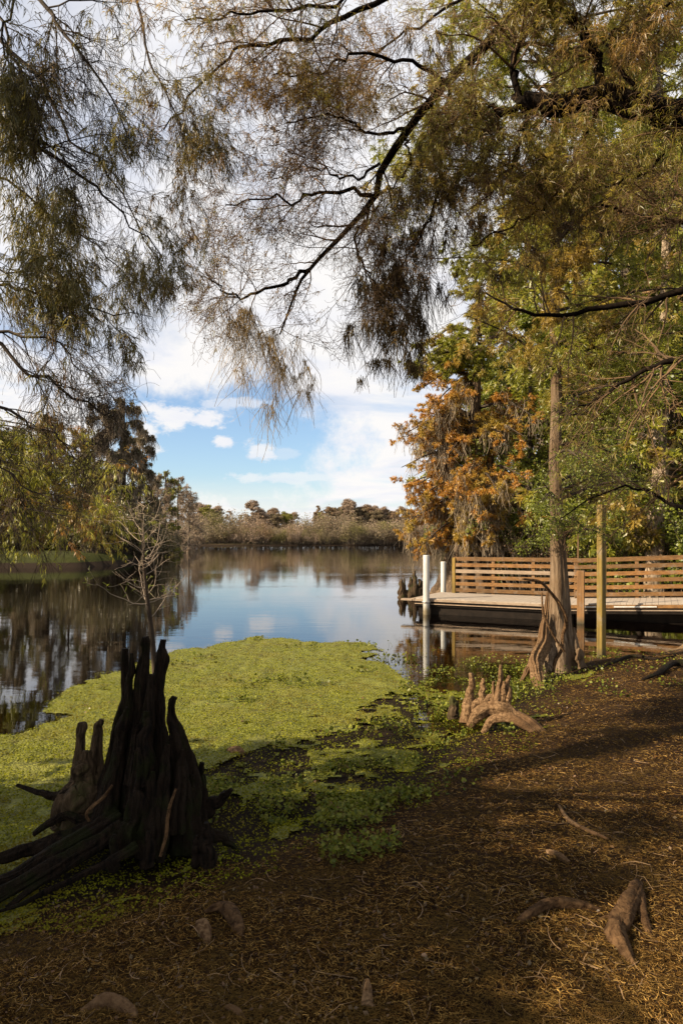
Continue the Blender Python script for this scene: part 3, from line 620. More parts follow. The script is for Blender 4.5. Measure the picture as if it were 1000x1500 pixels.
# unseen boughs of the other tree, added to block skylight over the near bank
up = []
for i in range(30):
    z0 = U(5.6, 9.); p0 = np.array([5.95, 4.7, z0]); e = np.array([U(-4.5, 7), U(-6, 1.8), z0+U(-.2, .6)])
    up.append(smooth([p0, (p0+e)/2+[0, 0, .4], e], 10))
up = np.array(up); k1, q1 = kids(up, np.linspace(.07, .012, 10)[None]*np.ones((30, 1)), 16, .28, (30, 75), (.25, 1), .04, .15, 6, .3, .5, .014, plen=True)
k2, q2 = kids(k1, q1, 8, .5, (30, 75), (.1, 1), .1, .2, 5, .3, .5, .006)
ok = k2[:, 0, 1] < 2.6; k2, q2 = k2[ok], q2[ok]
b = MB(); tubes(b, up, np.linspace(.07, .012, 10)[None]*np.ones((30, 1)), 6); tubes(b, k1, q1, 4); b.build('upper_branches', M['twig_dark'], ov)
b = MB(); sprays(b, k2, q2, 9, .19, .042, .3); b.build('upper_crown', M['leaf_over'], ov)

# ------------------------------------------------------------------ generic trees
def tree(name, label, cat, base, h, r0, crown, nb, lb, mat_leaf, mat_bark, leaf=(.12, .03), per=(8, 7, 8), group=None, mossn=0, mossL=.6, lean=(0, 0), z0=.3, mossmat='moss', up=.0, trunkpts=None, flare=.5, flat=0., droop=.05, mossw=.02, cards_=False, taper=.75):
    """tapered trunk + limbs + crown made of leaf clumps; local coordinates, base at 0"""
    o = thing(name, label, cat, base, group)
    tp = np.array(trunkpts) if trunkpts is not None else np.array([[0, 0, -.2], [lean[0]*.1, lean[1]*.1, h*.15], [lean[0]*.5+U(-.02, .02)*h, lean[1]*.5, h*.55], [lean[0], lean[1], h]])
    n = 26; tpp = smooth(tp, n); zz = np.clip(tpp[:, 2], 0, None)
    R = r0*(1-taper*zz/h)+r0*flare*1.6*np.exp(-zz/(h*.05+.1))
    tubes(t_ := MB(), tpp, R, 14, flutes(n, 14, .10)[None]); t_.build('trunk', mat_bark, o, local=True)
    tt = np.linspace(z0, .98, nb)+U(-.02, .02, nb); bi = []
    Lb = []
    for t in np.clip(tt, 0, .99):
        x = t*(n-1); j = int(x); p = tpp[j]+(tpp[min(j+1, n-1)]-tpp[j])*(x-j)
        a = U(0, 6.283); u = (t-z0)/(1-z0); ln = lb*crown(u)*U(.7, 1.2)
        d = np.array([math.cos(a), math.sin(a), up+U(-.1, .25)])
        q = smooth([p, p+d*ln*.5+[0, 0, .06*ln], p+d*ln+[0, 0, -droop*ln*2]], 8); bi.append(q); Lb.append(R[j])
    bi = np.array(bi); br = (np.minimum(np.array(Lb)*.45, .09)[:, None])*np.linspace(1, .15, 8)
    k1, q1 = kids(bi, br, per[0], .42, (30, 70), (.15, 1), droop, .16, 6, .35, .5, .03, plen=True, flat=flat)
    k2, q2 = kids(k1, q1, per[1], .45, (30, 75), (.1, 1), droop*1.5, .2, 5, .3, .5, .012, plen=True, flat=flat)
    b = MB(); tubes(b, bi, br, 6); tubes(b, k1, q1, 4); tubes(b, k2, np.maximum(q2, .003), 3); b.build('limbs', mat_bark if h < 40 else mat_bark, o, local=True)
    b = MB()
    if per[2]:
        if cards_:
            f, _ = kids(k2, q2, per[2], leaf[0]*1.5, (30, 90), (.1, 1), 0, .2, 3, 0); cards(b, f[:, -1], U(.6, 1.2, len(f))*leaf[0], aspect=.8)
        else: sprays(b, k2, q2, per[2], leaf[0], leaf[1], .25)
        b.build('crown', mat_leaf, o, local=True)
    if mossn:
        i = rng.integers(0, len(k1), mossn); an = interp(k1, i, rng.random(mossn))
        b = MB(); moss(b, an, 9, mossL, mossL*.10, mossw, 5); b.build('hanging_moss', M[mossmat], o, local=True)
    return o
round_c = lambda u: max(.15, math.sin(math.pi*min(1, max(0, .12+.86*u)))**.6)
cone_c = lambda u: 1.0-.75*u
col_c = lambda u: .8-.35*u

# slender cypress at the water's edge (trunk measured from the photograph)
def gzf(x, y): return float(gz(np.array([x]), np.array([y]))[0])
sb = np.array(P(818, 972, 11.0)); sb[2] = 0.0
st = thing('slender_cypress', 'tall slender cypress with flared fluted base standing beside the square wooden post', 'tree', tuple(sb))
ctr = PA([(819, 990, 11), (819, 960, 11), (818, 930, 11), (818, 895, 11), (818, 860, 11), (817, 820, 11), (815, 780, 11), (814, 730, 11), (812, 680, 11), (814, 620, 11), (814, 560, 11), (812, 480, 11), (812, 380, 11), (812, 200, 11), (815, 0, 11), (815, -150, 11)])
pxr = np.array([36, 28, 20.5, 16, 13.5, 11.2, 10, 9, 8.6, 8, 7.6, 7, 6.4, 5.6, 4, 2.5])*.011
q = smooth(np.c_[ctr, pxr], 90); nside = 56
zf = np.exp(-np.clip(q[:, 2], 0, 9)/.7)[:, None]
fl = flutes(90, nside, .10, (3, 5, 7, 11)); fl = 1+(fl-1)*(.45+2.2*zf)
tubes(t_ := MB(), q[:, :3], q[:, 3], nside, fl[None]); t_.build('trunk', M['bark_pale'], st)
def knob(pts, n=40, sides=22, amp=.14, cap=True, f=(2, 3, 5, 8)):
    """pts rows (px,py,Y,radius px) -> fluted tapering wood tube"""
    a = np.array(pts, float); c = np.c_[PA(a[:, :3]), a[:, 3]*a[:, 2]/1000]
    n = int(n*2.4); sides = int(sides*2.2)
    q = smooth(c, n); q[:, 3] = np.maximum(q[:, 3], .002); w_ = q[:, 3:4]*.5*np.sin(np.linspace(0, math.pi, n))[:, None]
    for a_ in range(3): q[:, a_:a_+1] += w_*vnoise(np.linspace(0, 7, n)+U(0, 50), np.full(n, U(0, 50)), 1.)[:, None]
    return tubes(MB(), q[:, :3], q[:, 3], sides, flutes(n, sides, amp, f)[None], cap=cap)
knob([(801, 868, 10.8, 2), (799, 900, 10.6, 5), (794, 935, 10.3, 8), (786, 962, 10.0, 11), (783, 980, 9.7, 10), (789, 1002, 9.4, 8), (794, 1026, 9.0, 6)], amp=.24).build('root', M['root'], st)
knob([(786, 965, 10.2, 5), (778, 975, 10.0, 5), (770, 985, 9.8, 4), (762, 1000, 9.6, 2)], 16).build('root', M['root'], st)
knob([(808, 900, 10.6, 2), (808, 930, 10.5, 5), (806, 960, 10.3, 6), (803, 985, 10.1, 4)], 24, amp=.2).build('root', M['bark_pale'], st)
knob([(836, 920, 11., 5), (840, 945, 10.9, 7), (845, 965, 10.8, 7), (850, 980, 10.7, 3)], 24, amp=.2).build('root', M['bark_pale'], st)
knob([(765, 848, 10.2, 1.6), (790, 852, 10.3, 2.2), (806, 868, 10.4, 2.4), (822, 890, 10.4, 2.6), (828, 910, 10.4, 3), (824, 930, 10.4, 2.4), (822, 950, 10.3, 2.4), (813, 968, 10.2, 2.6), (810, 985, 10.1, 2)], 40, 8, .1).build('vine', M['root_dark'], st)
knob([(793, 868, 10.3, 1.2), (796, 900, 10.2, 1.6), (810, 930, 10.2, 1.6), (826, 955, 10.2, 1.4)], 20, 8, .1).build('vine', M['root_dark'], st)
nb = 84; bl = []
for i in range(nb):
    z = U(2.05, 10.6)**1.0; x = np.interp(z, q[:, 2], q[:, 0]); a = U(0, 6.283); L_ = (1.3+.95*math.sin(min(z/5.5, 1)*1.57)*1.5)*U(.6, 1.15)
    if z < 2.6: L_ *= .55
    d = np.array([math.cos(a), math.sin(a)*.8, U(-.05, .35)]); p0 = np.array([x, 11, z]); bl.append(smooth([p0, p0+d*L_*.5, p0+d*L_+[0, 0, -.25]], 9))
bl = np.array(bl); bl = bl[~((pxs(bl[:, -1]) < 730) & (pys(bl[:, -1]) > 520))]; nb = len(bl); brr = np.linspace(.028, .006, 9)[None]*np.ones((nb, 1))
k1, q1 = kids(bl, brr, 11, .38, (30, 75), (.12, 1), .04, .16, 7, .4, .55, .010, plen=True)
k2, q2 = kids(k1, q1, 8, .42, (30, 75), (.1, 1), .06, .22, 5, .3, .6, .005, plen=True)
ok = ~((pxs(k2[:, 2]) < 735-30*rng.random(len(k2))) & (pys(k2[:, 2]) > 540+40*rng.random(len(k2)))); k2, q2 = k2[ok], q2[ok]
b = MB(); tubes(b, bl, brr, 6); tubes(b, k1, q1, 4); tubes(b, k2, np.maximum(q2, .002), 3); b.build('limbs', M['twig_dark'], st)
hi = k2[:, 0, 2] > 4.4+.5*vnoise(k2[:, 0, 0], k2[:, 0, 2], 1.)
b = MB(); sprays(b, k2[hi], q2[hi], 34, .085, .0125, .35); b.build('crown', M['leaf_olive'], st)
lo = ~hi & (rng.random(len(hi)) < .9) & (k2[:, 0, 2] > 1.95)
b = MB(); f, _ = kids(k2[lo], q2[lo], 13, .08, (30, 90), (.1, 1), 0, .2, 3, 0); cards(b, f[:, -1], U(.018, .042, len(f)), aspect=.6); b.build('green_leaves', M['leaf_green'], st)

# second pale trunk behind the railing
bx, by = .462*22, 22.
t2 = thing('scaly_trunk_tree', 'pale scaly trunk wrapped in vines behind the railing', 'tree', (bx, by, gzf(bx, by)))
c = PA([(955, 880, 22), (957, 850, 22), (959, 800, 22), (961, 740, 22), (966, 690, 22), (964, 640, 22), (968, 590, 22), (972, 500, 22), (975, 350, 22), (975, 200, 22)])
q = smooth(np.c_[c, np.array([16, 12.5, 11, 10.5, 10, 9.5, 9, 7.5, 6, 4])*.022], 90)
tubes(t_ := MB(), q[:, :3], q[:, 3], 40, flutes(90, 40, .12, (3, 5, 9, 14), 5.)[None]); t_.build('trunk', M['bark_scaly'], t2)
for s_ in range(7):
    a0 = U(0, 6.28); zt = np.linspace(0, 1, 60); aa = a0+zt*U(-9, 9); rr_ = np.interp(zt, np.linspace(0, 1, 90), q[:, 3])*.98; 
    cc = np.stack([np.interp(zt, np.linspace(0, 1, 90), q[:, i]) for i in range(3)], -1); cc[:, 0] += np.cos(aa)*rr_; cc[:, 1] += np.sin(aa)*rr_
    tubes(MB(), cc[:45], np.full(45, U(.025, .05)), 7, cap=True).build('vine', M['bark_scaly'], t2)
bl = []
for i in range(34):
    z = U(3.5, 14); p0 = np.array([bx+.3, by, z]); a = U(0, 6.283); L_ = U(2, 4.2); d = np.array([math.cos(a), math.sin(a), U(-.1, .3)]); bl.append(smooth([p0, p0+d*L_*.5, p0+d*L_+[0, 0, -.4]], 8))
bl = np.array(bl); brr = np.linspace(.06, .012, 8)[None]*np.ones((len(bl), 1))
k1, q1 = kids(bl, brr, 10, .4, (30, 75), (.15, 1), .04, .16, 6, .4, .5, .018, plen=True); k2, q2 = kids(k1, q1, 7, .42, (30, 75), (.1, 1), .06, .2, 5, .3, .5, .008, plen=True)
b = MB(); tubes(b, bl, brr, 6); tubes(b, k1, q1, 4); tubes(b, k2, np.maximum(q2, .004), 3); b.build('limbs', M['twig'], t2)
b = MB(); sprays(b, k2, q2, 16, .15, .035, .2); b.build('crown', M['leaf_olive'], t2)

rng = np.random.default_rng(23)
# old buttressed cypress with orange needles and moss, beyond the dock
ob = (4.9, 26.5)
oc = thing('orange_cypress', 'old buttressed cypress with rust orange needles and grey moss at the dock end', 'tree', (*ob, 0))
zt = np.linspace(0, 1, 60)
def buttress(x0, x1, rb, rt, h, name, mat, amp=.2, y=26.5):
    z = zt*h-.3; cx = x0+(x1-x0)*zt
    R = rt+(rb-rt)*np.exp(-np.clip(z, 0, 99)/(.16*h)) if h > 4 else rt+(rb-rt)*(1-zt)
    R = R*(1-.94*zt*zt)
    cen = np.stack([cx, np.full(60, y), z], -1); s_ = 48
    f = flutes(60, s_, amp, (4, 6, 9, 13), .5); f = 1+(f-1)*np.linspace(1.3, .5, 60)[:, None]
    return tubes(MB(), cen, R, s_, f[None]).build(name, mat, oc)
buttress(4.75, 5.35, 1.25, .42, 10, 'trunk', M['bark_big'])
buttress(5.75, 5.9, .62, .30, 7, 'trunk', M['bark_big'], .25, 26.9)
for dx, dy, xx, hh in [(-1.35, -.5, 4.55, 2.6), (-.9, -1.0, 4.6, 2.8), (-.3, -1.15, 4.8, 2.4), (.35, -1.1, 5.0, 2.7), (1.0, -.8, 5.3, 2.2)]:
    pr = smooth([(ob[0]+dx*1.05, ob[1]+dy*1.05, -.3), (ob[0]+dx*.8, ob[1]+dy*.8, .5), (xx, ob[1]+dy*.45, hh)], 24)
    tubes(MB(), pr, np.linspace(.26, .10, 24), 16, flutes(24, 16, .2)[None], cap=True).build('buttress_root', M['bark_big'], oc)
bl = []
for i in range(90):
    z = U(1.4, 10.); a = U(1.4, 5.4) if rng.random() < .75 else U(0, 6.28); L_ = U(1.5, 3.3)*(1.0 if z < 7 else .8)*(.8 if z < 2.5 else 1)
    p0 = np.array([5.1+.02*z, 26.5, z+.2]); d = np.array([math.cos(a), math.sin(a), U(-.15, .2)]); bl.append(smooth([p0, p0+d*L_*.5+[0, 0, .2], p0+d*L_+[0, 0, -.5]], 9))
bl = np.array(bl); brr = np.linspace(.07, .012, 9)[None]*np.ones((len(bl), 1))
k1, q1 = kids(bl, brr, 10, .36, (30, 70), (.2, 1), .05, .16, 6, .4, .5, .02, plen=True, flat=.5); k2, q2 = kids(k1, q1, 7, .42, (30, 70), (.1, 1), .04, .2, 5, .3, .5, .009, plen=True, flat=.6)
b = MB(); tubes(b, bl, brr, 6); tubes(b, k1, q1, 4); tubes(b, k2, np.maximum(q2, .004), 3); b.build('limbs', M['twig_dark'], oc)
cl = vnoise(k2[:, 0, 0]*1.0+k2[:, 0, 1]*.7, k2[:, 0, 2], 1.1)+.5*vnoise(k2[:, 0, 0]+k2[:, 0, 1], k2[:, 0, 2], 2.7)
s = cl > -.5
hi_ = s & (k2[:, 0, 2] > 8.0+.9*vnoise(k2[:, 0, 0], k2[:, 0, 1], 1.)); s &= ~hi_
b = MB(); sprays(b, k2[s], q2[s], 34, .12, .026, .2); b.build('crown', M['leaf_orange'], oc)
b = MB(); sprays(b, k2[hi_], q2[hi_], 26, .13, .034, .15); b.build('upper_crown', M['leaf_olive'], oc)
i = rng.integers(0, len(k1), 900); an = interp(k1, i, rng.random(900)); an = an[(an[:, 2] < 8) & (an[:, 1] < 27)]
b = MB(); moss(b, an, 10, 1.05, .07, .022, 6); b.build('hanging_moss', M['moss'], oc)

# ------------------------------------------------------------------ woodland behind the walkway on the right
GRP = 'woodland trees behind the walkway'
def put(o, x, y, rz, sc=1., label=None, z=None):
    o.location = (x, y, gzf(x, y)-.05 if z is None else z); o.rotation_euler = (0, 0, rz); o.scale = (sc, sc, sc*U(.92, 1.08))
    if label: o['label'] = label
    return o
wa = tree('woodland_tree', 'tall woodland tree with olive crown rising behind the walkway railing', 'tree', (0, 0, 0), 20, .30, round_c, 54, 4.2, M['leaf_olive'], M['far_bark'], (.24, .075), (9, 7, 13), GRP, z0=.18)
wb = tree('woodland_tree', 'broadleaf woodland tree with fresh green leaves behind the walkway railing', 'tree', (0, 0, 0), 12, .18, round_c, 40, 3.2, M['leaf_green'], M['far_bark'], (.12, .1), (9, 7, 14), GRP, z0=.12, cards_=True)
wl = {0: 'tall woodland tree with olive crown rising behind the walkway railing', 1: 'broadleaf woodland tree with fresh green leaves behind the walkway railing'}
wpos = [(7.6, 27.5, 1), (9.2, 31, 0), (12.2, 27, 1), (11.6, 34, 0), (14.5, 31, 0), (8.3, 36, 1), (13.8, 24.5, 1), (16.5, 36, 0), (12, 41, 0), (18, 29, 1), (9.8, 45, 0), (18, 45, 0), (15, 50, 0), (11.2, 23.4, 1), (10.2, 24.5, 0), (13.2, 28.5, 0)]
for j, (x, y, kd) in enumerate(wpos):
    proto = (wa, wb)[kd]
    first = proto.get('used') is None
    o = proto if first else copy_tree(proto)
    proto['used'] = 1
    put(o, x, y, U(0, 6.28), U(.85, 1.15), wl[kd])
for o in list(C.objects):
    if 'used' in o: del o['used']
# undergrowth: thin stems + leaves
def bush(name, label, cat, h, w, nst, mat_leaf, mat_stem, leaf=.06, nl=9000, group=None, stemr=.02, wig=.12):
    o = thing(name, label, cat, (0, 0, 0), group)
    st0 = np.zeros((nst, 2, 3)); a = U(0, 6.28, nst); r = U(0, w*.35, nst)
    base = np.stack([np.cos(a)*r, np.sin(a)*r, np.full(nst, -.1)], -1)
    k = 8; Pt = np.zeros((nst, k, 3)); Pt[:, 0] = base; d = np.stack([np.cos(a)*.35, np.sin(a)*.35, np.ones(nst)], -1); ln = h*U(.55, 1.05, nst)
    for s_ in range(1, k):
        d = nrm(d+rng.normal(size=(nst, 3))*wig); Pt[:, s_] = Pt[:, s_-1]+d*(ln/(k-1))[:, None]
    R = stemr*np.linspace(1, .25, k)[None]*U(.5, 1.2, (nst, 1))
    k1, q1 = kids(Pt, R, 7, .32, (20, 60), (.3, 1), -.03, .16, 5, .3, .5, plen=True)
    b = MB(); tubes(b, Pt, R, 4); tubes(b, k1, q1, 3); b.build('stems', mat_stem, o, local=True)
    if nl:
        i = rng.integers(0, len(k1), nl); c_ = interp(k1, i, rng.random(nl))+rng.normal(size=(nl, 3))*leaf*1.5; c_[:, 2] = np.maximum(c_[:, 2], .02)
        b = MB(); cards(b, c_, U(.6, 1.3, nl)*leaf, aspect=.7); b.build('foliage', mat_leaf, o, local=True)
    return o
GU = 'undergrowth bushes behind the walkway'
ua = bush('undergrowth_bush', 'leggy undergrowth bush with green leaves behind the walkway', 'bush', 3.4, 2.6, 40, M['leaf_green'], M['far_bark'], .075, 9000, GU)
ub = bush('undergrowth_bush', 'bare brown thicket of thin stems behind the walkway', 'bush', 3.0, 3.0, 90, M['leaf_rust'], M['far_bark'], .06, 3500, GU, .018)
upos = [(7.2, 25.2, 1), (8.6, 26, 1), (9.8, 24.0, 0), (11, 22.8, 1), (12.2, 22, 0), (13.4, 21, 1), (10.4, 26.4, 0), (12, 25, 1), (7.9, 28.2, 1), (9.2, 29, 0), (14.5, 23.5, 0), (11.5, 29.5, 0), (13.8, 28, 1), (7.2, 32, 0)]
for j, (x, y, kd) in enumerate(upos):
    o = (ua, ub)[kd] if j in (2, 0) else copy_tree((ua, ub)[kd])
    put(o, x, y, U(0, 6.28), U(.8, 1.2))

# ------------------------------------------------------------------ left bank: yellow-green drooping cypress, tall mossy trees
def fronds_tree():
    o = thing('green_cypress', 'near left cypress with yellow green fronds drooping toward the water', 'tree', (-11.5, 17, 0))
    tpp = smooth([(-11.5, 17, -.3), (-11.5, 17, 1), (-11.4, 17, 3), (-11.3, 17, 5.5), (-11.2, 17, 8)], 30)
    tubes(t_ := MB(), tpp, .28+.3*np.exp(-np.clip(tpp[:, 2], 0, 9)/.6)-.02*tpp[:, 2], 20, flutes(30, 20, .12)[None]); t_.build('trunk', M['bark_big'], o)
    sp = []
    for px, py in [(150, 650), (165, 690), (120, 640), (60, 640), (20, 655), (130, 700), (150, 720), (100, 690), (60, 700), (20, 720), (150, 775), (120, 750), (80, 740), (40, 760), (0, 770), (150, 765), (135, 745), (120, 775), (90, 670), (-30, 700), (30, 690), (70, 780), (160, 740), (-60, 740), (30, 775), (0, 700), (110, 720), (45, 730)]:
        Yd = U(14.5, 18.5); z0 = H-(py-HOR)/F*Yd
        sp.append(([(-170, HOR-(z0+.8-H)/17*1000, 17), ((px-170)/2, py-28, (Yd+17)/2), (px, py, Yd)], .035, .008))
    A, R = limbs(sp, 10, .02)
    k1, q1 = kids(A, R, 13, .30, (25, 65), (.3, 1), .08, .14, 7, .35, .5, .012, plen=True, flat=.5); k2, q2 = kids(k1, q1, 9, .45, (25, 65), (.1, 1), .16, .16, 5, .3, .5, .005, plen=True)
    b = MB(); tubes(b, A, R, 6); tubes(b, k1, q1, 4); tubes(b, k2, np.maximum(q2, .003), 3); b.build('limbs', M['twig_dark'], o)
    b = MB(); sprays(b, k2, q2, 16, .13, .017, .8, tr=(.1, 1)); b.build('crown', M['leaf_yg'], o)
fronds_tree()
GM = 'mossy cypresses on the left bank'
ta = tree('mossy_cypress', 'tallest dark mossy cypress on the left bank', 'tree', (0, 0, 0), 13.5, .3, col_c, 46, 3.0, M['leaf_dusk'], M['far_bark_dark'], (.28, .07), (8, 6, 10), GM, mossn=700, mossL=1.3, z0=.1, mossw=.06)
tb = tree('mossy_cypress', 'slim dark green cypress on the left bank', 'tree', (0, 0, 0), 11, .25, col_c, 40, 2.6, M['far_green'], M['far_bark_dark'], (.36, .10), (7, 5, 7), GM, mossn=160, mossL=1.0, z0=.15, mossw=.06)
tc = tree('mossy_cypress', 'grey leafless cypress on the left bank', 'tree', (0, 0, 0), 11, .22, round_c, 40, 2.8, M['far_grey'], M['far_bark'], (.34, .06), (7, 6, 3), GM, mossn=200, mossL=1.0, z0=.3, mossw=.05)
px2 = lambda px, Y: ((px-500)/F*Y, Y)
spots = [(ta, 182, 62, .98, 'tallest dark mossy cypress on the left bank, beside the open sky'), (ta, 158, 60, .90, 'dark mossy cypress just left of the tallest one'), (ta, 205, 66, .84, 'shorter mossy cypress just right of the tallest one'), (ta, 130, 64, .84, 'dark mossy cypress half hidden by the yellow green fronds'),
    (tc, 232, 80, .95, 'grey leafless cypress beside the dark mossy group'), (tb, 243, 84, 1.0, 'slim dark green cypress among grey trees'), (tc, 262, 92, 1.06, 'grey leafless cypress right of the slim green one'), (tc, 276, 96, .9, 'lower grey cypress stepping down to the shrubs'),
    (tb, 100, 68, .9, 'dark green cypress behind the fronds near the lawn'), (ta, 70, 66, .9, 'brown mossy cypress standing at the back of the lawn'), (ta, 20, 68, .95, 'brown mossy cypress at the far left of the lawn'), (tb, 45, 72, 1.0, 'dark green cypress between two brown ones behind the lawn'), (ta, 222, 76, .75, 'low mossy cypress beside the grey trees'), (tb, -10, 62, .9, 'dark green cypress at the left end of the lawn')]
seen = set()
for pr, px, Yd, sc, lb in spots:
    o = pr if pr.name not in seen else copy_tree(pr); seen.add(pr.name)
    x, y = px2(px, Yd); put(o, x, y, U(0, 6.28), sc, lb)
GB = 'dark shrubs along the left bank'
sa = bush('bank_shrub', 'dark evergreen shrub overhanging the left bank', 'bush', 4.0, 4.5, 60, M['leaf_dusk'], M['far_bark_dark'], .22, 5000, GB, .03)
for j, (px, Yd, sc) in enumerate([(150, 54, 1), (175, 57, 1), (198, 62, .95), (215, 68, .9), (120, 64, 1.0), (80, 66, 1.0), (40, 67, 1.0), (0, 66, 1.0), (232, 76, .9), (160, 60, 1.2), (102, 62, .9), (60, 64, .9), (20, 64, .9)]):
    o = sa if j == 0 else copy_tree(sa); x, y = px2(px, Yd); put(o, x, y, U(0, 6.28), sc)

# ------------------------------------------------------------------ far shore
GS = 'bare willow shrubs along the far shore'
fs = [bush('willow_shrub', 'pale bare willow shrub on the far shore', 'bush', 7.5, 9, 70, M['far_tan'], M['far_bark'], .34, 4200, GS, .05, .10),
      bush('willow_shrub', 'pale bare willow shrub on the far shore', 'bush', 6.5, 9, 70, M['far_grey'], M['far_bark'], .34, 4200, GS, .05, .10)]
far = []
xs = np.arange(-44, 42, 3.1)
for row, (dy, hs) in enumerate([(0, .78), (5, 1.0)]):
    for j, x in enumerate(xs+row*1.5):
        k_ = int(rng.random() < .4); o = fs[k_] if not any(q_ is fs[k_] for q_ in far) else copy_tree(fs[k_]); far.append(fs[k_])
        put(o, x+U(-1, 1), 192+dy+U(-1, 1.5), U(0, 6.28), hs*U(.66, 1.22), z=.3)
for j, (px, Yd) in enumerate([(232, 98), (245, 104), (258, 112), (268, 122), (278, 134), (284, 148), (292, 165), (270, 150), (250, 122)]):
    o = copy_tree(fs[j % 2]); x, y = px2(px, Yd); put(o, x-1.5, y, U(0, 6.28), .62*U(.9, 1.1)*(Yd/150)**.3, 'pale bare willow shrub on the bank between the mossy cypresses and the far shore', z=.3); o['group'] = 'bare willow shrubs on the left bank'
GF = 'trees along the far shore'
def far_tree(label, h, w, mat_leaf, n, lobes, low=.15, leaf=(.62, .22), dens=1.):
    o = thing('far_tree', label, 'tree', (0, 0, 0), GF)
    tp = smooth([(0, 0, -.3), (U(-.2, .2), 0, h*.4), (U(-.4, .4), 0, h*.92)], 12)
    tubes(b := MB(), tp, np.linspace(.26, .05, 12), 7); b.build('trunk', M['far_bark'], o, local=True)
    u_ = np.sort(rng.random(lobes)); zc = h*(low+(.97-low)*u_); rr = w*np.clip(1.05-.55*u_**2, .2, 1)
    a = U(0, 6.28, lobes)+np.arange(lobes)*2.4; cen = np.stack([np.cos(a)*rr*U(0, 1, lobes)**.6, np.sin(a)*rr*U(0, 1, lobes)**.6, zc+U(-.8, .3, lobes)*(u_ > .8)], -1)
    lr = U(.5, 1.2, lobes)*w*.27
    bl = np.array([smooth([(0, 0, max(.5, c_[2]-.9)), c_*[.5, .5, 1]-[0, 0, .3], c_], 6) for c_ in cen])
    tubes(b := MB(), bl, np.linspace(.09, .02, 6)[None]*np.ones((lobes, 1)), 4); k1, q1 = kids(bl, np.full((lobes, 6), .04), 7, .5, (30, 70), (.4, 1), 0, .2, 5, .2, .6, plen=True); tubes(b, k1, np.maximum(q1, .015), 3); b.build('limbs', M['far_bark'], o, local=True)
    i_ = rng.integers(0, lobes, n); v = nrm(rng.normal(size=(n, 3)))*(rng.random((n, 1))**.45)*[1, 1, .6]
    c_ = cen[i_]+v*lr[i_][:, None]; d_ = nrm(rng.normal(size=(n, 3))+[0, 0, .3]); L_ = leaf[0]*U(.5, 1.3, (n, 1))
    ribbons(b := MB(), np.stack([c_-d_*L_/2, c_, c_+d_*L_/2], 1), U(.6, 1.3, (n, 1))*leaf[1]*np.array([.4, 1, .3])); b.build('crown', mat_leaf, o, local=True)
    return o
f0 = far_tree('grey brown tree on the far shore', 15, 4.4, M['far_grey'], 9000, 70, leaf=(.5, .15))
f1 = far_tree('green tree on the far shore', 14, 4.2, M['far_green'], 9000, 60, leaf=(.5, .16))
f2 = far_tree('rusty brown tree on the far shore', 13.5, 4.2, M['far_brown'], 9000, 64, leaf=(.5, .15))
f3 = far_tree('slim open topped pine on the far shore', 14, 2.1, M['far_grey'], 2600, 26, .5, leaf=(.45, .13))
fspots = [(f0, 290, 1.0, 'grey brown tree at the left end of the far shore'), (f1, 302, .96, 'dull green round tree left of the gap in the far treeline'), (f2, 314, .92, 'brown tree beside the dull green one left of the gap'),
    (f3, 336, .92, 'slim open topped pine standing alone in the gap'), (f3, 352, .78, 'shorter thin pine in the gap of the far treeline'), (f0, 371, 1.0, 'grey tree right of the two lone pines'), (f0, 384, .88, 'low grey tree next to the dark brown crown'), (f2, 404, .86, 'brown tree beside the dark round crown'), (f1, 420, .82, 'dark round crown on the far shore'),
    (f3, 466, .98, 'slim tree poking above the middle of the far treeline'), (f1, 472, .72, 'low yellow green tree in the middle of the far shore'), (f0, 484, .86, 'grey tree right of the low yellow green one'), (f2, 498, .96, 'rusty tree in the taller right part of the far treeline'), (f0, 510, 1.02, 'grey tree in the taller right part of the far treeline'), (f2, 524, 1.06, 'tallest rusty tree of the far treeline'),
    (f0, 537, .98, 'grey tree right of the tallest rusty tree'), (f2, 549, .94, 'rusty tree close to the orange cypress'), (f0, 560, .9, 'grey tree touching the orange cypress in view'), (f0, 575, .86, 'grey tree showing through the orange cypress'), (f2, 600, .9, 'rusty tree behind the orange cypress'), (f0, 625, .9, 'grey tree behind the orange cypress'), (f1, 650, .9, 'green tree behind the orange cypress')]
seen = set()
for pr, px, sc, lb in fspots:
    o = pr if pr.name not in seen else copy_tree(pr); seen.add(pr.name); x, y = px2(px, 206+U(-2, 2)); put(o, x, y, U(0, 6.28), sc*.84, lb, z=.4)
for px in np.arange(282, 690, 7):
    if 322 < px < 362 or 430 < px < 460: continue
    pr = (f0, f2, f0)[int(rng.integers(0, 3))]; o = copy_tree(pr); x, y = px2(px, 222+U(-3, 3)); put(o, x, y, U(0, 6.28), .74*U(.8, 1.1), 'low tree in the back row of the far shore woods', z=.5)
    o['group'] = 'back row of the far shore woods'

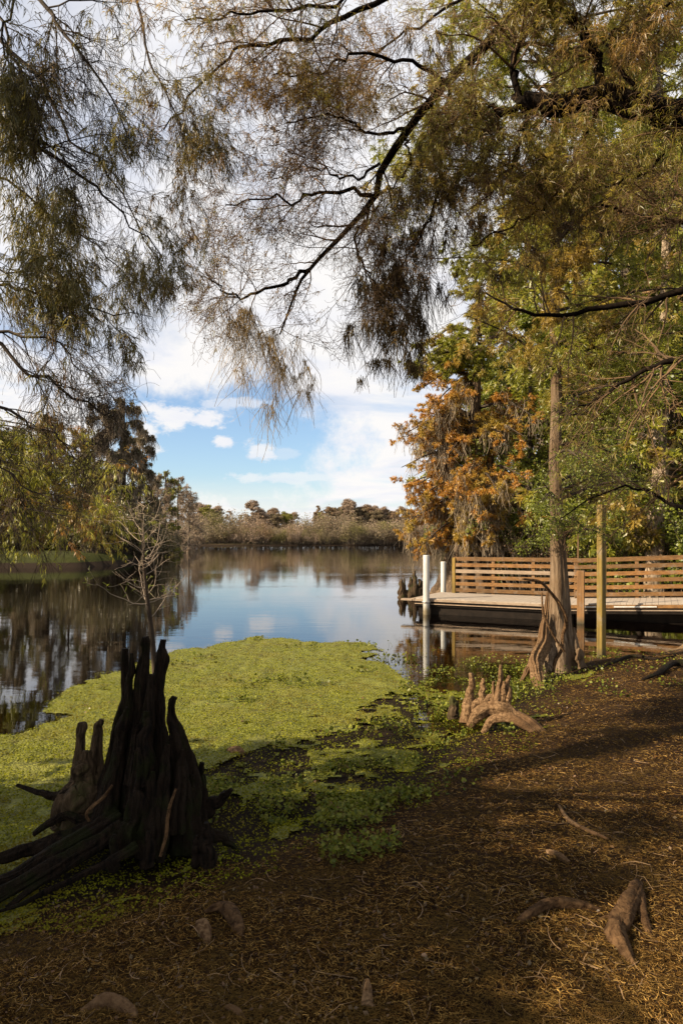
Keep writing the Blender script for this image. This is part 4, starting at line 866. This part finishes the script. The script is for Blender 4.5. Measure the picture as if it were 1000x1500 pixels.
# ------------------------------------------------------------------ cypress knees, roots
kd = thing('knee_stump', 'dark cluster of tall cypress knees with long roots on the near shore', 'cypress knees', (P(210, 1230, 4.5)[0], 4.5, 0))
Yk = 4.55
spec = [
 [(212, 933, Yk, 4), (213, 941, Yk, 6), (211, 955, Yk, 5.5), (208, 985, Yk, 9), (206, 1040, Yk, 12), (202, 1110, Yk, 19), (200, 1180, Yk-.03, 30), (203, 1250, Yk-.1, 40)],
 [(240, 937, Yk+.05, 3.5), (238, 948, Yk+.05, 4.5), (240, 965, Yk+.05, 8), (234, 990, Yk+.05, 7.5), (231, 1030, Yk+.05, 11), (228, 1070, Yk+.05, 14), (226, 1130, Yk+.05, 21), (228, 1220, Yk, 34)],
 [(183, 950, Yk+.05, 4), (183, 960, Yk+.05, 4.5), (184, 985, Yk+.05, 5.5), (185, 1012, Yk+.03, 8), (182, 1050, Yk, 11), (178, 1110, Yk, 16), (170, 1170, Yk, 26), (160, 1230, Yk, 34)],
 [(193, 957, Yk, 2), (193, 980, Yk, 4), (191, 1010, Yk, 6), (192, 1060, Yk, 10), (196, 1120, Yk-.03, 16)],
 [(222, 988, Yk-.08, 4), (221, 998, Yk-.08, 4.5), (220, 1018, Yk-.08, 6), (214, 1060, Yk-.08, 11), (210, 1130, Yk-.1, 18), (205, 1200, Yk-.15, 26)],
 [(257, 1021, Yk-.05, 4), (253, 1028, Yk-.05, 5.5), (251, 1044, Yk-.05, 5.5), (254, 1068, Yk-.05, 10), (261, 1105, Yk-.05, 16), (266, 1160, Yk-.05, 23), (266, 1245, Yk-.1, 31)],
 [(297, 1117, Yk, 3), (293, 1132, Yk, 5), (286, 1160, Yk, 12), (284, 1235, Yk-.05, 20)],
 [(186, 1036, Yk-.1, 3), (181, 1060, Yk-.1, 7), (172, 1100, Yk-.12, 9), (163, 1150, Yk-.15, 12), (150, 1210, Yk-.2, 16)],
 [(246, 1090, Yk-.2, 3), (242, 1120, Yk-.22, 6), (240, 1170, Yk-.26, 9), (236, 1230, Yk-.32, 10), (232, 1262, Yk-.36, 9)],
 [(203, 1095, Yk-.25, 2.5), (200, 1125, Yk-.26, 7), (196, 1180, Yk-.3, 13), (190, 1240, Yk-.35, 17)],
 [(201, 1062, Yk-.12, 3), (199, 1072, Yk-.12, 5), (196, 1100, Yk-.15, 7), (190, 1150, Yk-.2, 11)],
 [(216, 1042, Yk-.15, 4), (215, 1052, Yk-.15, 5), (213, 1090, Yk-.18, 8), (208, 1150, Yk-.22, 13)],
 [(268, 1098, Yk-.15, 3), (266, 1112, Yk-.15, 5), (263, 1150, Yk-.2, 9), (258, 1220, Yk-.25, 15)],
 [(283, 1135, Yk-.1, 3), (281, 1150, Yk-.1, 5), (280, 1190, Yk-.12, 10)],
 [(224, 1130, Yk-.25, 3), (221, 1160, Yk-.26, 8), (220, 1210, Yk-.3, 14), (218, 1255, Yk-.35, 17)]]
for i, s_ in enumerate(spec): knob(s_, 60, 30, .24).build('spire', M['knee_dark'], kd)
kb = [[(120, 1058, Yk+.1, 5), (120, 1066, Yk+.1, 7.5), (118, 1084, Yk+.1, 6.5), (116, 1110, Yk+.1, 9), (114, 1140, Yk+.08, 15), (108, 1180, Yk, 26), (110, 1212, Yk, 30)],
 [(149, 1054, Yk+.05, 3), (146, 1062, Yk+.05, 5), (142, 1082, Yk+.05, 7), (138, 1115, Yk+.05, 11), (134, 1150, Yk+.02, 18), (132, 1205, Yk, 30)],
 [(127, 1100, Yk, 5), (126, 1130, Yk, 13), (120, 1165, Yk, 21), (122, 1208, Yk-.02, 30)]]
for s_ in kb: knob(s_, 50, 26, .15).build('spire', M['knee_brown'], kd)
rts = [[(175, 1195, Yk-.2, 14), (120, 1228, Yk-.35, 10), (60, 1262, Yk-.5, 9), (0, 1292, Yk-.65, 8), (-60, 1310, Yk-.7, 6)], [(180, 1210, Yk-.3, 12), (135, 1236, Yk-.4, 9), (75, 1262, Yk-.55, 7), (10, 1300, Yk-.7, 6), (-50, 1320, Yk-.75, 4)],
 [(170, 1215, Yk-.35, 10), (130, 1245, Yk-.45, 8), (70, 1279, Yk-.6, 7), (0, 1316, Yk-.75, 6), (-60, 1339, Yk-.8, 4)], [(165, 1225, Yk-.35, 8), (120, 1258, Yk-.5, 6), (60, 1292, Yk-.65, 5), (10, 1330, Yk-.8, 4)],
 [(165, 1190, Yk-.1, 10), (130, 1202, Yk-.15, 8), (95, 1196, Yk-.15, 6), (72, 1206, Yk-.2, 5), (50, 1222, Yk-.2, 3)],
 [(160, 1205, Yk-.2, 12), (100, 1225, Yk-.25, 11), (50, 1240, Yk-.3, 9), (10, 1255, Yk-.35, 8), (-40, 1265, Yk-.4, 5)],
 [(200, 1240, Yk-.5, 8), (150, 1268, Yk-.65, 5), (90, 1295, Yk-.8, 4), (30, 1325, Yk-.9, 3), (-10, 1338, Yk-.95, 2)],
 [(110, 1160, Yk, 11), (85, 1168, Yk, 6), (60, 1162, Yk, 4), (25, 1150, Yk+.05, 2)],
 [(280, 1190, Yk, 18), (308, 1180, Yk, 10), (328, 1168, Yk, 6), (340, 1156, Yk, 3)],
 [(280, 1225, Yk-.1, 15), (310, 1224, Yk-.1, 9), (335, 1234, Yk-.1, 5), (350, 1248, Yk-.1, 2)]]
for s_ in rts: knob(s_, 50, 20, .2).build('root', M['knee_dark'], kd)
for s_ in [[(258, 1155, Yk-.45, 1.5), (247, 1190, Yk-.5, 2.5), (243, 1225, Yk-.55, 2.5), (235, 1255, Yk-.6, 2)], [(131, 1203, Yk-.4, 2), (128, 1190, Yk-.4, 2.5), (150, 1170, Yk-.35, 2.5), (165, 1150, Yk-.32, 1.5)]]:
    knob(s_, 30, 10, .1).build('root', M['root_dark'], kd)
sk = thing('small_knees', 'row of short mossy knees poking up at the foot of the dark knee stump', 'cypress knees', (P(230, 1270, 3.9)[0], 3.9, .05))
for px, py, r_, h_ in [(168, 1256, 7, 34), (217, 1252, 8, 34), (303, 1245, 10, 40), (288, 1250, 6, 26)]:
    knob([(px, py-h_, 4.05, r_*.4), (px, py-h_*.6, 4.05, r_*.8), (px-1, py, 4.05, r_), (px, py+16, 4.05, r_*1.4)], 20, 16, .14).build('knee', M['knee_dark'], sk)

lg = thing('arching_root', 'sunlit arching root with upright knees beside the flooded margin', 'root', (P(740, 1060, 7.3)[0], 7.3, 0))
for s_ in [[(686, 1064, 7.3, 5), (700, 1046, 7.3, 9), (722, 1035, 7.3, 11), (745, 1040, 7.25, 11), (772, 1058, 7.1, 9), (797, 1076, 6.95, 8), (824, 1093, 6.8, 5)],
           [(684, 1050, 7.4, 5), (698, 1036, 7.4, 7), (716, 1026, 7.4, 7), (738, 1032, 7.35, 7)],
           [(706, 1074, 7.2, 3), (722, 1056, 7.2, 6), (750, 1054, 7.1, 7), (780, 1072, 7.0, 6), (800, 1088, 6.9, 4)]]:
    knob(s_, 60, 28, .10).build('root', M['root'], lg)
for s_ in [[(689, 986, 7.5, 3.4), (690, 996, 7.5, 4.2), (688, 1015, 7.5, 5.5), (686, 1034, 7.45, 8), (682, 1060, 7.4, 9)],
           [(708, 994, 7.45, 2.8), (707, 1004, 7.45, 3.6), (706, 1022, 7.4, 4.5), (701, 1045, 7.4, 6)],
           [(723, 998, 7.4, 2.2), (722, 1012, 7.4, 3), (720, 1038, 7.35, 5)],
           [(733, 974, 7.35, 2.2), (733, 986, 7.35, 3.2), (732, 1006, 7.35, 4.5), (729, 1034, 7.3, 8)],
           [(746, 990, 7.35, 3.4), (742, 999, 7.35, 3.8), (745, 1012, 7.3, 4.2), (741, 1037, 7.3, 7)],
           [(738, 998, 7.3, 2.2), (737, 1012, 7.3, 3.5), (735, 1037, 7.3, 5)]]:
    knob(s_, 40, 20, .12).build('knee', M['root'], lg)
o1 = setp(knob([(663, 1021, 7.6, 3), (663, 1030, 7.6, 6), (664, 1042, 7.6, 7), (664, 1052, 7.6, 8)], 24, 16, .15).build('cypress_knee', M['knee_brown']), 'single short dark knee left of the sunlit arching root', 'cypress knee')
# knees standing in the lake by the orange cypress
for nm, lb, sp_ in [('cypress_knee', 'narrow knee standing in the lake, leftmost near the white posts', [[(588, 849, 24, 1.5), (588, 857, 24, 3.5), (588, 872, 24, 5), (588, 884, 24, 6)], [(592, 847, 24, .8), (592, 862, 24, 2), (591, 880, 24, 3)]]),
                    ('cypress_knee', 'small low knee between two taller ones in the lake', [[(595, 864, 24, 1.5), (595, 872, 24, 2.5), (595, 882, 24, 3)]]),
                    ('cypress_knee', 'tallest jagged knee standing in the lake behind the white post', [[(607, 836, 24, 1.5), (606, 850, 24, 4), (605, 868, 24, 6), (604, 886, 24, 7)], [(601, 845, 24, 1.2), (600, 860, 24, 3), (600, 884, 24, 4)]]),
                    ('cypress_knee', 'blunt knee just left of the front white post', [[(614, 848, 24, 2), (614, 858, 24, 3.5), (613, 884, 24, 5)], [(618, 851, 24, 1.2), (618, 865, 24, 2.5), (618, 884, 24, 3)]])]:
    r_ = thing(nm, lb, 'cypress knee', P(sp_[0][0][0], 875, 24))
    for s_ in sp_: knob(s_, 24, 14, .18).build('knee_spire', M['knee_brown'], r_)
# exposed roots and wood in the needle litter
def gknob(name, lb, cat, rows, mat='root_dark', n=40, amp=.18):
    """rows of (px, py on the ground, radius px, lift m)"""
    pts = []
    for px, py, r_, up_ in rows:
        Yd = 4.
        for _ in range(14): Yd = (H-gzf((px-500)/F*Yd, Yd))/(py-HOR)*1000
        p = np.array(P(px, py, Yd)); pts.append([p[0], p[1], p[2]+up_, r_*Yd/1000])
    q = smooth(pts, n)
    m_ = tubes(MB(), q[:, :3], np.maximum(q[:, 3], .002), 20, flutes(n, 20, amp)[None], cap=True)
    return m_, tuple(pts[0][:3])
er, loc = gknob('', '', '', [(934, 1296, 8, .0), (927, 1322, 14, .015), (913, 1350, 16, .02), (905, 1374, 14, .015), (917, 1398, 10, .005), (931, 1416, 4, -.01)], amp=.32)
ro = thing('surface_root', 'weathered root emerging from the needles near the lower right corner', 'root', loc); er.build('root', M['root_dark'], ro)
for rows in ([(936, 1312, 9, .01), (941, 1342, 7, .01), (950, 1366, 5, .0), (966, 1384, 3, -.01)], [(922, 1318, 8, .01), (902, 1340, 6, .005), (878, 1348, 3, -.005)], [(908, 1345, 9, .012), (893, 1362, 6, .005), (896, 1382, 3, -.005)]):
    gknob('', '', '', rows)[0].build('root', M['root_dark'], ro)
def single(name, lb, cat, rows, mat='root', **k):
    return setp(gknob(name, lb, cat, rows, **k)[0].build(name, M[mat]), lb, cat)
single('surface_root', 'low dark root arching out of the litter in the lower middle right', 'root', [(760, 1352, 6, 0), (800, 1334, 8, .03), (850, 1332, 7, .02), (880, 1335, 4, 0)], 'root_dark')
single('wood_chunk', 'pale crumbling wood knob in the litter, lower left of centre', 'wood', [(292, 1362, 4, 0), (296, 1362, 11, .02), (302, 1374, 9, .01), (304, 1384, 4, 0)], 'root')
single('wood_chunk', 'brown bent root stub beside the pale wood knob', 'root', [(300, 1340, 3, .01), (322, 1337, 7, .03), (338, 1346, 11, .03), (350, 1364, 8, .01), (352, 1376, 3, 0)], 'root_dark')
single('wood_chunk', 'broken pale wood at the bottom edge, left', 'wood', [(120, 1482, 5, 0), (158, 1474, 10, .02), (190, 1484, 9, .01), (200, 1494, 4, 0)], 'root')
single('wood_chunk', 'small pale wood splinter at the bottom edge, centre left', 'wood', [(330, 1478, 3, .01), (345, 1484, 6, .01), (360, 1497, 3, 0)], 'root')
single('wood_chunk', 'upright little pointed root stub at the bottom edge near the middle', 'root', [(538, 1452, 2, .05), (538, 1460, 6, .03), (537, 1478, 9, 0)], 'root')
single('wood_chunk', 'short pale stick on the needles right of the middle', 'stick', [(800, 1250, 3, .01), (815, 1256, 5, .015), (833, 1266, 3, .01)], 'root')
single('fallen_stick', 'long thin stick slanting through the litter below the arching root', 'stick', [(818, 1182, 2, .01), (832, 1205, 3, .02), (856, 1218, 3, .015), (890, 1232, 2, .01)], 'root')
single('fallen_stick', 'dark half sunk branch lying on the duckweed left of the knees', 'stick', [(0, 1132, 3, .02), (40, 1138, 4, .02), (84, 1137, 3, .02)], 'knee_dark')
single('fallen_stick', 'thin stick lying where duckweed meets litter', 'stick', [(474, 1172, 2, .02), (500, 1192, 3, .02), (530, 1200, 2, .02), (560, 1205, 2, .01)], 'root')
single('wood_chunk', 'pale grey wood lump among shaded plants right of the knees', 'wood', [(335, 1100, 4, .01), (346, 1104, 8, .02), (358, 1106, 4, .01)], 'root')
single('shore_snag', 'dark twiggy snag on the mud by the foot of the square post', 'snag', [(868, 985, 1.2, .02), (895, 976, 2, .05), (925, 966, 2.5, .06), (960, 968, 2, .03), (990, 962, 1, .02)], 'knee_dark')
single('shore_snag', 'dark root mass at the right edge of the muddy shore', 'snag', [(940, 998, 2, .02), (965, 990, 3.5, .05), (985, 980, 5, .08), (1010, 978, 4, .05)], 'knee_dark')

# clumps of upright water plants standing out of the carpet
def clump(px, py, w, n, lb, size=.05, hh=.09, mat='waterplant'):
    Yd = 2.1/(py-788)*1000; x0 = (px-500)/F*Yd; wm = w*Yd/1000
    o = thing('water_plant', lb, 'water plant', (x0, Yd, 0), 'water plants standing in the duckweed')
    c_ = np.stack([x0+rng.normal(size=n)*wm*.45, Yd+rng.normal(size=n)*wm*.25, U(.02, hh, n)], -1)
    b0 = c_.copy(); b0[:, 2] = 0; b0[:, :2] += rng.normal(size=(n, 2))*.02
    tubes(b := MB(), np.stack([b0, c_], 1), np.full((n, 2), .0022), 3); b.build('stems', M['waterplant'], o)
    cards(b := MB(), c_, U(.6, 1.3, n)*size, .8, 1.1); b.build('leaves', M[mat], o)
for a in [(420, 998, 60, 60, 'largest dark leafy clump in the middle of the duckweed'), (455, 1004, 40, 34, 'paler leafy clump right of the largest dark one'), (372, 1000, 40, 34, 'low leafy clump left of the largest dark one'), (355, 1028, 30, 26, 'small leafy clump nearer and left of the middle ones'),
          (365, 1010, 26, 18, 'thin scatter of leaves between the middle clumps'), (305, 965, 22, 16, 'single small leafy clump near the left far edge of the duckweed'), (262, 975, 22, 18, 'small leafy clump just right of the sapling stem'), (377, 938, 14, 14, 'dark sprig at the farthest point of the duckweed edge'), (445, 948, 30, 20, 'row of leaves along the far duckweed edge'),
          (575, 965, 46, 70, 'bright green clump where duckweed meets open water near the dock'), (530, 946, 40, 34, 'leafy fringe at the far right edge of the duckweed'), (530, 985, 22, 18, 'small clump left of the dark open water'), (605, 1010, 30, 28, 'dark snarl of stems at the right of the duckweed'), (520, 1075, 70, 40, 'broad leafy patch near the shade line')]:
    clump(*a)

# bare sapling behind the knees
sp = thing('bare_sapling', 'thin bare sapling with upturned grey twigs behind the dark knees', 'sapling', (P(228, 1100, 5.4)[0], 5.4, 0))
c_ = PA([(232, 1180, 5.4), (229, 1020, 5.4), (224, 945, 5.4), (219, 900, 5.4), (213, 855, 5.4), (211, 820, 5.4), (209, 780, 5.4), (207, 742, 5.4)])
q = smooth(np.c_[c_, np.array([.03, .026, .022, .018, .015, .012, .007, .003])], 40)
tubes(b := MB(), q[:, :3], q[:, 3], 8); b.build('stem', M['twig_dark'], sp)
sk_ = q[None, :, :3]; sr = q[None, :, 3]
g1, r1 = kids(sk_, sr, 30, .50, (50, 85), (.38, .97), -.09, .20, 8, .45, .5, .006, tip=.35)
g2, r2 = kids(g1, r1, 4, .20, (25, 65), (.2, 1), -.06, .2, 6, .3, .6, .003, tip=.4)
b = MB(); tubes(b, g1, np.maximum(r1*.75, .0021), 4); tubes(b, g2, np.maximum(r2*.8, .0013), 3); b.build('twigs', M['twig_pale'], sp)
lo = (g1[:, 0, 2] < 1.6)
b = MB(); sprays(b, g2[np.repeat(lo, 4)], r2[np.repeat(lo, 4)], 4, .045, .008, .2); b.build('leaves', M['leaf_green'], sp)

# ------------------------------------------------------------------ dock, walkway, railing, posts
u = np.array([.8904, -.4552]); nv = np.array([.4552, .8904]); P0 = np.array([2.05, 19.0]); ang = math.atan2(u[1], u[0])
dk = thing('floating_dock', 'low floating dock with pale composite deck boards and dark float under it', 'dock', (P0[0], P0[1], 0))
DZ = .42; Ld, Wd = 4.0, 2.2
b = MB()
nbd = 28
for i in range(nbd):
    a = (i+.5)/nbd*Ld; c = P0+u*a+nv*Wd/2; box(b, (c[0], c[1], DZ), (Ld/nbd-.008, Wd, .035), ang)
b.build('deck_boards', M['deckboard'], dk, smooth=False)
def edge(parent, name, mat, a0, a1, off, z, hgt, th_=.04, P_=P0, u_=u, n_=nv, z1=None):
    z1 = z if z1 is None else z1
    L_ = abs(a1-a0); c = P_+u_*(a0+a1)/2+n_*off; tl = math.atan2(z1-z, L_)
    return box(MB(), (c[0], c[1], (z+z1)/2), (L_/math.cos(tl), th_, hgt), math.atan2(u_[1], u_[0]), tl).build(name, mat, parent, smooth=False, bevel=.004)
edge(dk, 'fascia', M['rail_grey'], 0, Ld, -.025, DZ-.04, .06)
edge(dk, 'frame_beam', M['black'], .02, Ld-.02, 0.02, DZ-.14, .13, .06)
edge(dk, 'rub_strip', M['rail_grey'], 0, Ld, -.05, DZ-.135, .022, .03)
c = P0+u*Ld/2+nv*Wd/2
box(MB(), (c[0], c[1], .14), (Ld-.15, Wd-.12, .36), ang).build('float', M['black'], dk, smooth=False, bevel=.02)
c = P0-u*.06+nv*(Wd/2)
box(MB(), (c[0], c[1], DZ-.03), (.1, Wd+.1, .07), ang).build('end_beam', M['rail_grey'], dk, smooth=False, bevel=.005)
c = P0-u*.12-nv*.02
box(MB(), (c[0]-.08, c[1]+.1, DZ-.04), (.34, .2, .05), ang).build('pile_bracket', M['rail_grey'], dk, smooth=False, bevel=.005)
# gangway climbing to the right bank
N1 = P0+u*Ld; gu = nrm(np.array([.90, -.42])); gn = np.array([-gu[1], gu[0]]); Lg, Wg = 6.2, 1.75
gw = thing('gangway', 'walkway ramp rising from the floating dock toward the right bank', 'walkway', (N1[0], N1[1], 0))
N1 = N1+gn*.0; zr = lambda a: DZ+.01+.045*a
b = MB(); ng = 44; tl = math.atan(.045)
for i in range(ng):
    a = (i+.5)/ng*Lg; c = N1+gu*(a+.02)+gn*Wg/2; box(b, (c[0], c[1], zr(a)), (Lg/ng-.006, Wg, .035), math.atan2(gu[1], gu[0]), tl)
b.build('deck_boards', M['deckboard'], gw, smooth=False)
ga = dict(P_=N1, u_=gu, n_=gn)
edge(gw, 'side_board', M['rail'], .02, Lg, -.03, zr(0)-.06, .08, z1=zr(Lg)-.06, **ga)
edge(gw, 'side_beam', M['black'], .02, Lg, .02, zr(0)-.17, .14, .06, z1=zr(Lg)-.19, **ga)
edge(gw, 'lower_strip', M['rail_grey'], .02, Lg, -.02, zr(0)-.15, .03, .03, z1=zr(Lg)-.17, **ga)
for a0, a1 in [(.3, .75), (1.15, 2.1), (2.75, 3.6), (4.2, 5.1)]:  # white strips paint the sunlit gaps along the kickplate
    edge(gw, 'sunlit_strip', M['post_white'], a0, a1, -.062, zr(a0)-.062, .035, .012, z1=zr(a1)-.062, **ga)
c = N1+gu*Lg/2+gn*Wg*.62; box(MB(), (c[0], c[1], .11), (Lg-.3, Wg*.6, .24), math.atan2(gu[1], gu[0]), 0).build('float', M['black'], gw, smooth=False, bevel=.02)  # dark box added under the gangway to fill its shaded gap
# railings
RH = 1.07
def railing(parent, P_, u_, n_, off, a0, a1, zf, bay, label=None):
    isd = parent is dk; r_ = bpy.data.objects.new('railing', None); C.objects.link(r_); r_.parent = parent; parent = r_
    for j in range(6):
        zt_ = RH-.02-j*(RH-.10)/5.2
        edge(parent, 'rail_board', M['rail_grey'] if j == 2 and isd else M['rail'], a0, a1, off-(.03 if j else .0), zf(a0)+zt_+U(-.006, .006), .105 if j else .115, .035 if j else .05, P_, u_, n_, zf(a1)+zt_+U(-.012, .012))
    n_b = max(2, int(round((a1-a0)/bay))+1)
    for i in range(n_b):
        a = a0+.05+(a1-a0-.1)*i/(n_b-1); c = P_+u_*a+n_*(off+.035)
        box(MB(), (c[0], c[1], zf(a)+RH/2-.04), (.09, .09, RH), math.atan2(u_[1], u_[0])).build('rail_post', M['postorange'], parent, smooth=False, bevel=.004)
c = P0+u*.44+nv*(Wd-.12)
railing(dk, P0, u, nv, Wd-.08, .42, Ld, lambda a: DZ, 1.2)
box(MB(), (c[0], c[1], DZ+RH/2), (.10, .05, RH+.02), ang).build('rail_end_post', M['postwood'], dk, smooth=False, bevel=.004)
railing(gw, N1, gu, gn, Wg-.08, .05, Lg, zr, 1.55)
# white pile sleeves
def pile(px, Yd, top, zw, lb, r_=.088):
    x = (px-500)/F*Yd; o = thing('white_pile', lb, 'dock post', (x, Yd, 0), 'white dock piles')
    tubes(b := MB(), np.array([[x, Yd, -1.], [x, Yd, .3], [x, Yd, top-.02], [x, Yd, top]]), np.array([r_, r_, r_, r_*.93]), 28, cap=True); b.build('sleeve', M['post_white'], o)
    zz_ = np.array([DZ-.1, DZ-.1, DZ-.06, DZ-.06]); tubes(b := MB(), np.array([[x, Yd, DZ-.10], [x, Yd, DZ-.09], [x, Yd, DZ-.055], [x, Yd, DZ-.05]]), np.array([r_+.004, r_+.03, r_+.03, r_+.004]), 24); b.build('hoop', M['steel'], o)
pile(624, 18.72, 1.63, 0, 'taller white post standing at the front corner of the dock')
pile(649, 21.35, 1.36, 0, 'shorter white post at the back corner of the dock', .083)
# wooden posts
x, y_ = P(880, 900, 11.9)[:2]
wp_ = thing('square_post', 'tall square mossy wooden post standing at the near shoreline', 'post', (x, y_, 0))
box(MB(), (x, y_, 1.28), (.115, .115, 2.80), math.radians(33.5)).build('post', M['postwood'], wp_, smooth=False, bevel=.012)
box(MB(), (x+.19, y_+.5, H+.26), (.13, .04, .68), math.radians(5)).build('side_board', M['postorange'], wp_, smooth=False, bevel=.006)
box(MB(), (x+.12, y_+.27, H+.50), (.05, .62, .05), math.radians(-20)).build('bracket', M['postorange'], wp_, smooth=False, bevel=.004)
x, y_ = P(850, 900, 16.75)[:2]
box(MB(), (x, y_, .60), (.17, .12, 1.40), ang).build('short_post', M['postorange'], None, smooth=False, bevel=.008)
setp(bpy.data.objects['short_post'], 'short orange brown wooden post in the water against the walkway edge', 'post')
x, y_ = P(890, 820, 15.9)[:2]
box(MB(), (x, y_+.2, 1.35), (.07, .05, 1.1), ang).build('wooden_stake', M['postwood'], None, smooth=False, bevel=.005)
setp(bpy.data.objects['wooden_stake'], 'thin yellow stake right behind the tall square post', 'stake')
x, y_ = P(846, 820, 21.5)[:2]
box(MB(), (x, y_, 1.2), (.05, .05, 2.75), ang).build('wooden_stake', M['postorange'], None, smooth=False, bevel=.005)
bpy.data.objects['wooden_stake.001']['label'] = 'thin orange stake rising behind the railing near the slender cypress'; bpy.data.objects['wooden_stake.001']['category'] = 'stake'

# ------------------------------------------------------------------ light, sky, camera
EL, SX, SY = math.radians(31), -.945, -.327
S = np.array([SX*math.cos(EL), SY*math.cos(EL), math.sin(EL)])
from mathutils import Vector
sun = bpy.data.lights.new('sun', 'SUN'); sun.energy = 5.0; sun.angle = math.radians(.55); sun.color = (1, .82, .58)
so = bpy.data.objects.new('sun', sun); C.objects.link(so); so.rotation_euler = Vector(S).to_track_quat('Z', 'Y').to_euler(); so.location = (-20, -8, 20)

w = bpy.data.worlds.new('World'); bpy.context.scene.world = w; w.use_nodes = True
nt = w.node_tree; nt.nodes.clear(); g = G(nt)
sky = g.n('ShaderNodeTexSky', sky_type='NISHITA', sun_disc=False, sun_elevation=EL, sun_rotation=math.atan2(SX, SY), air_density=1.0, dust_density=.6, ozone_density=1.6)
d = g.vm('NORMALIZE', g.n('ShaderNodeTexCoord').outputs['Generated'])
sp_ = g.n('ShaderNodeSeparateXYZ', i={0: d})
den = g.math('ADD', g.math('MAXIMUM', sp_.outputs[2], 0.), .13)
uv = g.n('ShaderNodeCombineXYZ', i={0: g.math('DIVIDE', sp_.outputs[0], den), 1: g.math('DIVIDE', sp_.outputs[1], den), 2: 0.}).outputs[0]
n1 = g.noise(uv, .75, 9, .58, .35)
n2 = g.noise(g.vm('ADD', uv, (7.3, 2.1, 0)), 2.3, 8, .6, .3)
def blob(px, py, sx, sy):
    """cloud gap or cloudlet fixed at a direction of the sky"""
    v = np.array([(px-500)/F, 1, (HOR-py)/F]); v = v/np.linalg.norm(v)
    q = g.vm('SUBTRACT', d, tuple(v)); q = g.vm('MULTIPLY', q, (1000/sx, 2., 1000/sy)); return g.vm('LENGTH', q)
def soft(x, a, b): 
    m_ = g.n('ShaderNodeMapRange', interpolation_type='SMOOTHSTEP', i={0: x, 1: a, 2: b, 3: 1., 4: 0.}); return m_.outputs[0]
wob = g.math('MULTIPLY', g.math('SUBTRACT', g.noise(d, 8, 9, .66), .5), 1.9)
hole = soft(g.math('ADD', blob(330, 648, 180, 100), wob), .62, 1.12)
hole2 = soft(g.math('ADD', blob(345, 722, 190, 22), wob), .4, 1.2)
cl = g.ramp(n1, [(.30, 0), (.50, 1)])
cl = g.math('MULTIPLY', cl, g.math('SUBTRACT', 1.0, g.math('MULTIPLY', hole, .97)))
wob2 = g.math('MULTIPLY', g.math('SUBTRACT', g.noise(g.vm('MULTIPLY', d, (1, 1, 1.8)), 24, 9, .7), .5), 3.0)
cm = cl
for a in [(247, 608, 42, 20, .95), (303, 618, 28, 13, .95), (326, 648, 15, 9, .9), (380, 662, 24, 17, .8), (222, 655, 18, 13, .7), (212, 632, 20, 20, .9), (430, 700, 120, 9, .6), (350, 590, 60, 9, .6), (360, 732, 120, 7, .5), (420, 665, 26, 9, .3)]:
    cm = g.math('MAXIMUM', cm, g.math('MULTIPLY', soft(g.math('ADD', blob(*a[:4]), wob2), .45, 1.15), a[4]))
band = soft(g.math('ABSOLUTE', g.math('SUBTRACT', sp_.outputs[2], .025)), .0, .075)   # low haze and cloud along the skyline
cm = g.math('MAXIMUM', cm, g.math('MULTIPLY', band, .72))
shade = g.ramp(g.math('ADD', g.math('MULTIPLY', n1, .5), g.math('MULTIPLY', n2, .5)), [(.36, (.80, .83, .90)), (.45, (.92, .93, .97)), (.54, (1.0, .99, .97))])
skyc = g.mix(1.0, sky.outputs[0], (.145, .158, .175), 'MULTIPLY')     # sky at strength about 0.1
CB = 1.0
cc = g.mix(1.0, shade, (CB*1.0, CB*.99, CB*.995), 'MULTIPLY')
fin = g.mix(cm, skyc, cc)
bg = g.n('ShaderNodeBackground', i={'Color': fin, 'Strength': .41}); wo = g.n('ShaderNodeOutputWorld'); nt.links.new(bg.outputs[0], wo.inputs[0])

cam = bpy.data.cameras.new('camera'); cam.sensor_fit = 'VERTICAL'; cam.sensor_height = 36; cam.lens = 24; cam.shift_y = 38/1500; cam.clip_end = 6000; cam.clip_start = .05
co = bpy.data.objects.new('camera', cam); C.objects.link(co); co.location = (0, 0, H); co.rotation_euler = (math.radians(90), 0, 0)
sc = bpy.context.scene; sc.camera = co
sc.view_settings.view_transform = 'Standard'; sc.view_settings.look = 'None'; sc.view_settings.exposure = 1.28; sc.view_settings.gamma = 1
sc.cycles.max_bounces = 6; sc.cycles.transparent_max_bounces = 12; sc.cycles.diffuse_bounces = 3; sc.cycles.glossy_bounces = 3; sc.cycles.transmission_bounces = 3
sc.cycles.use_denoising = True
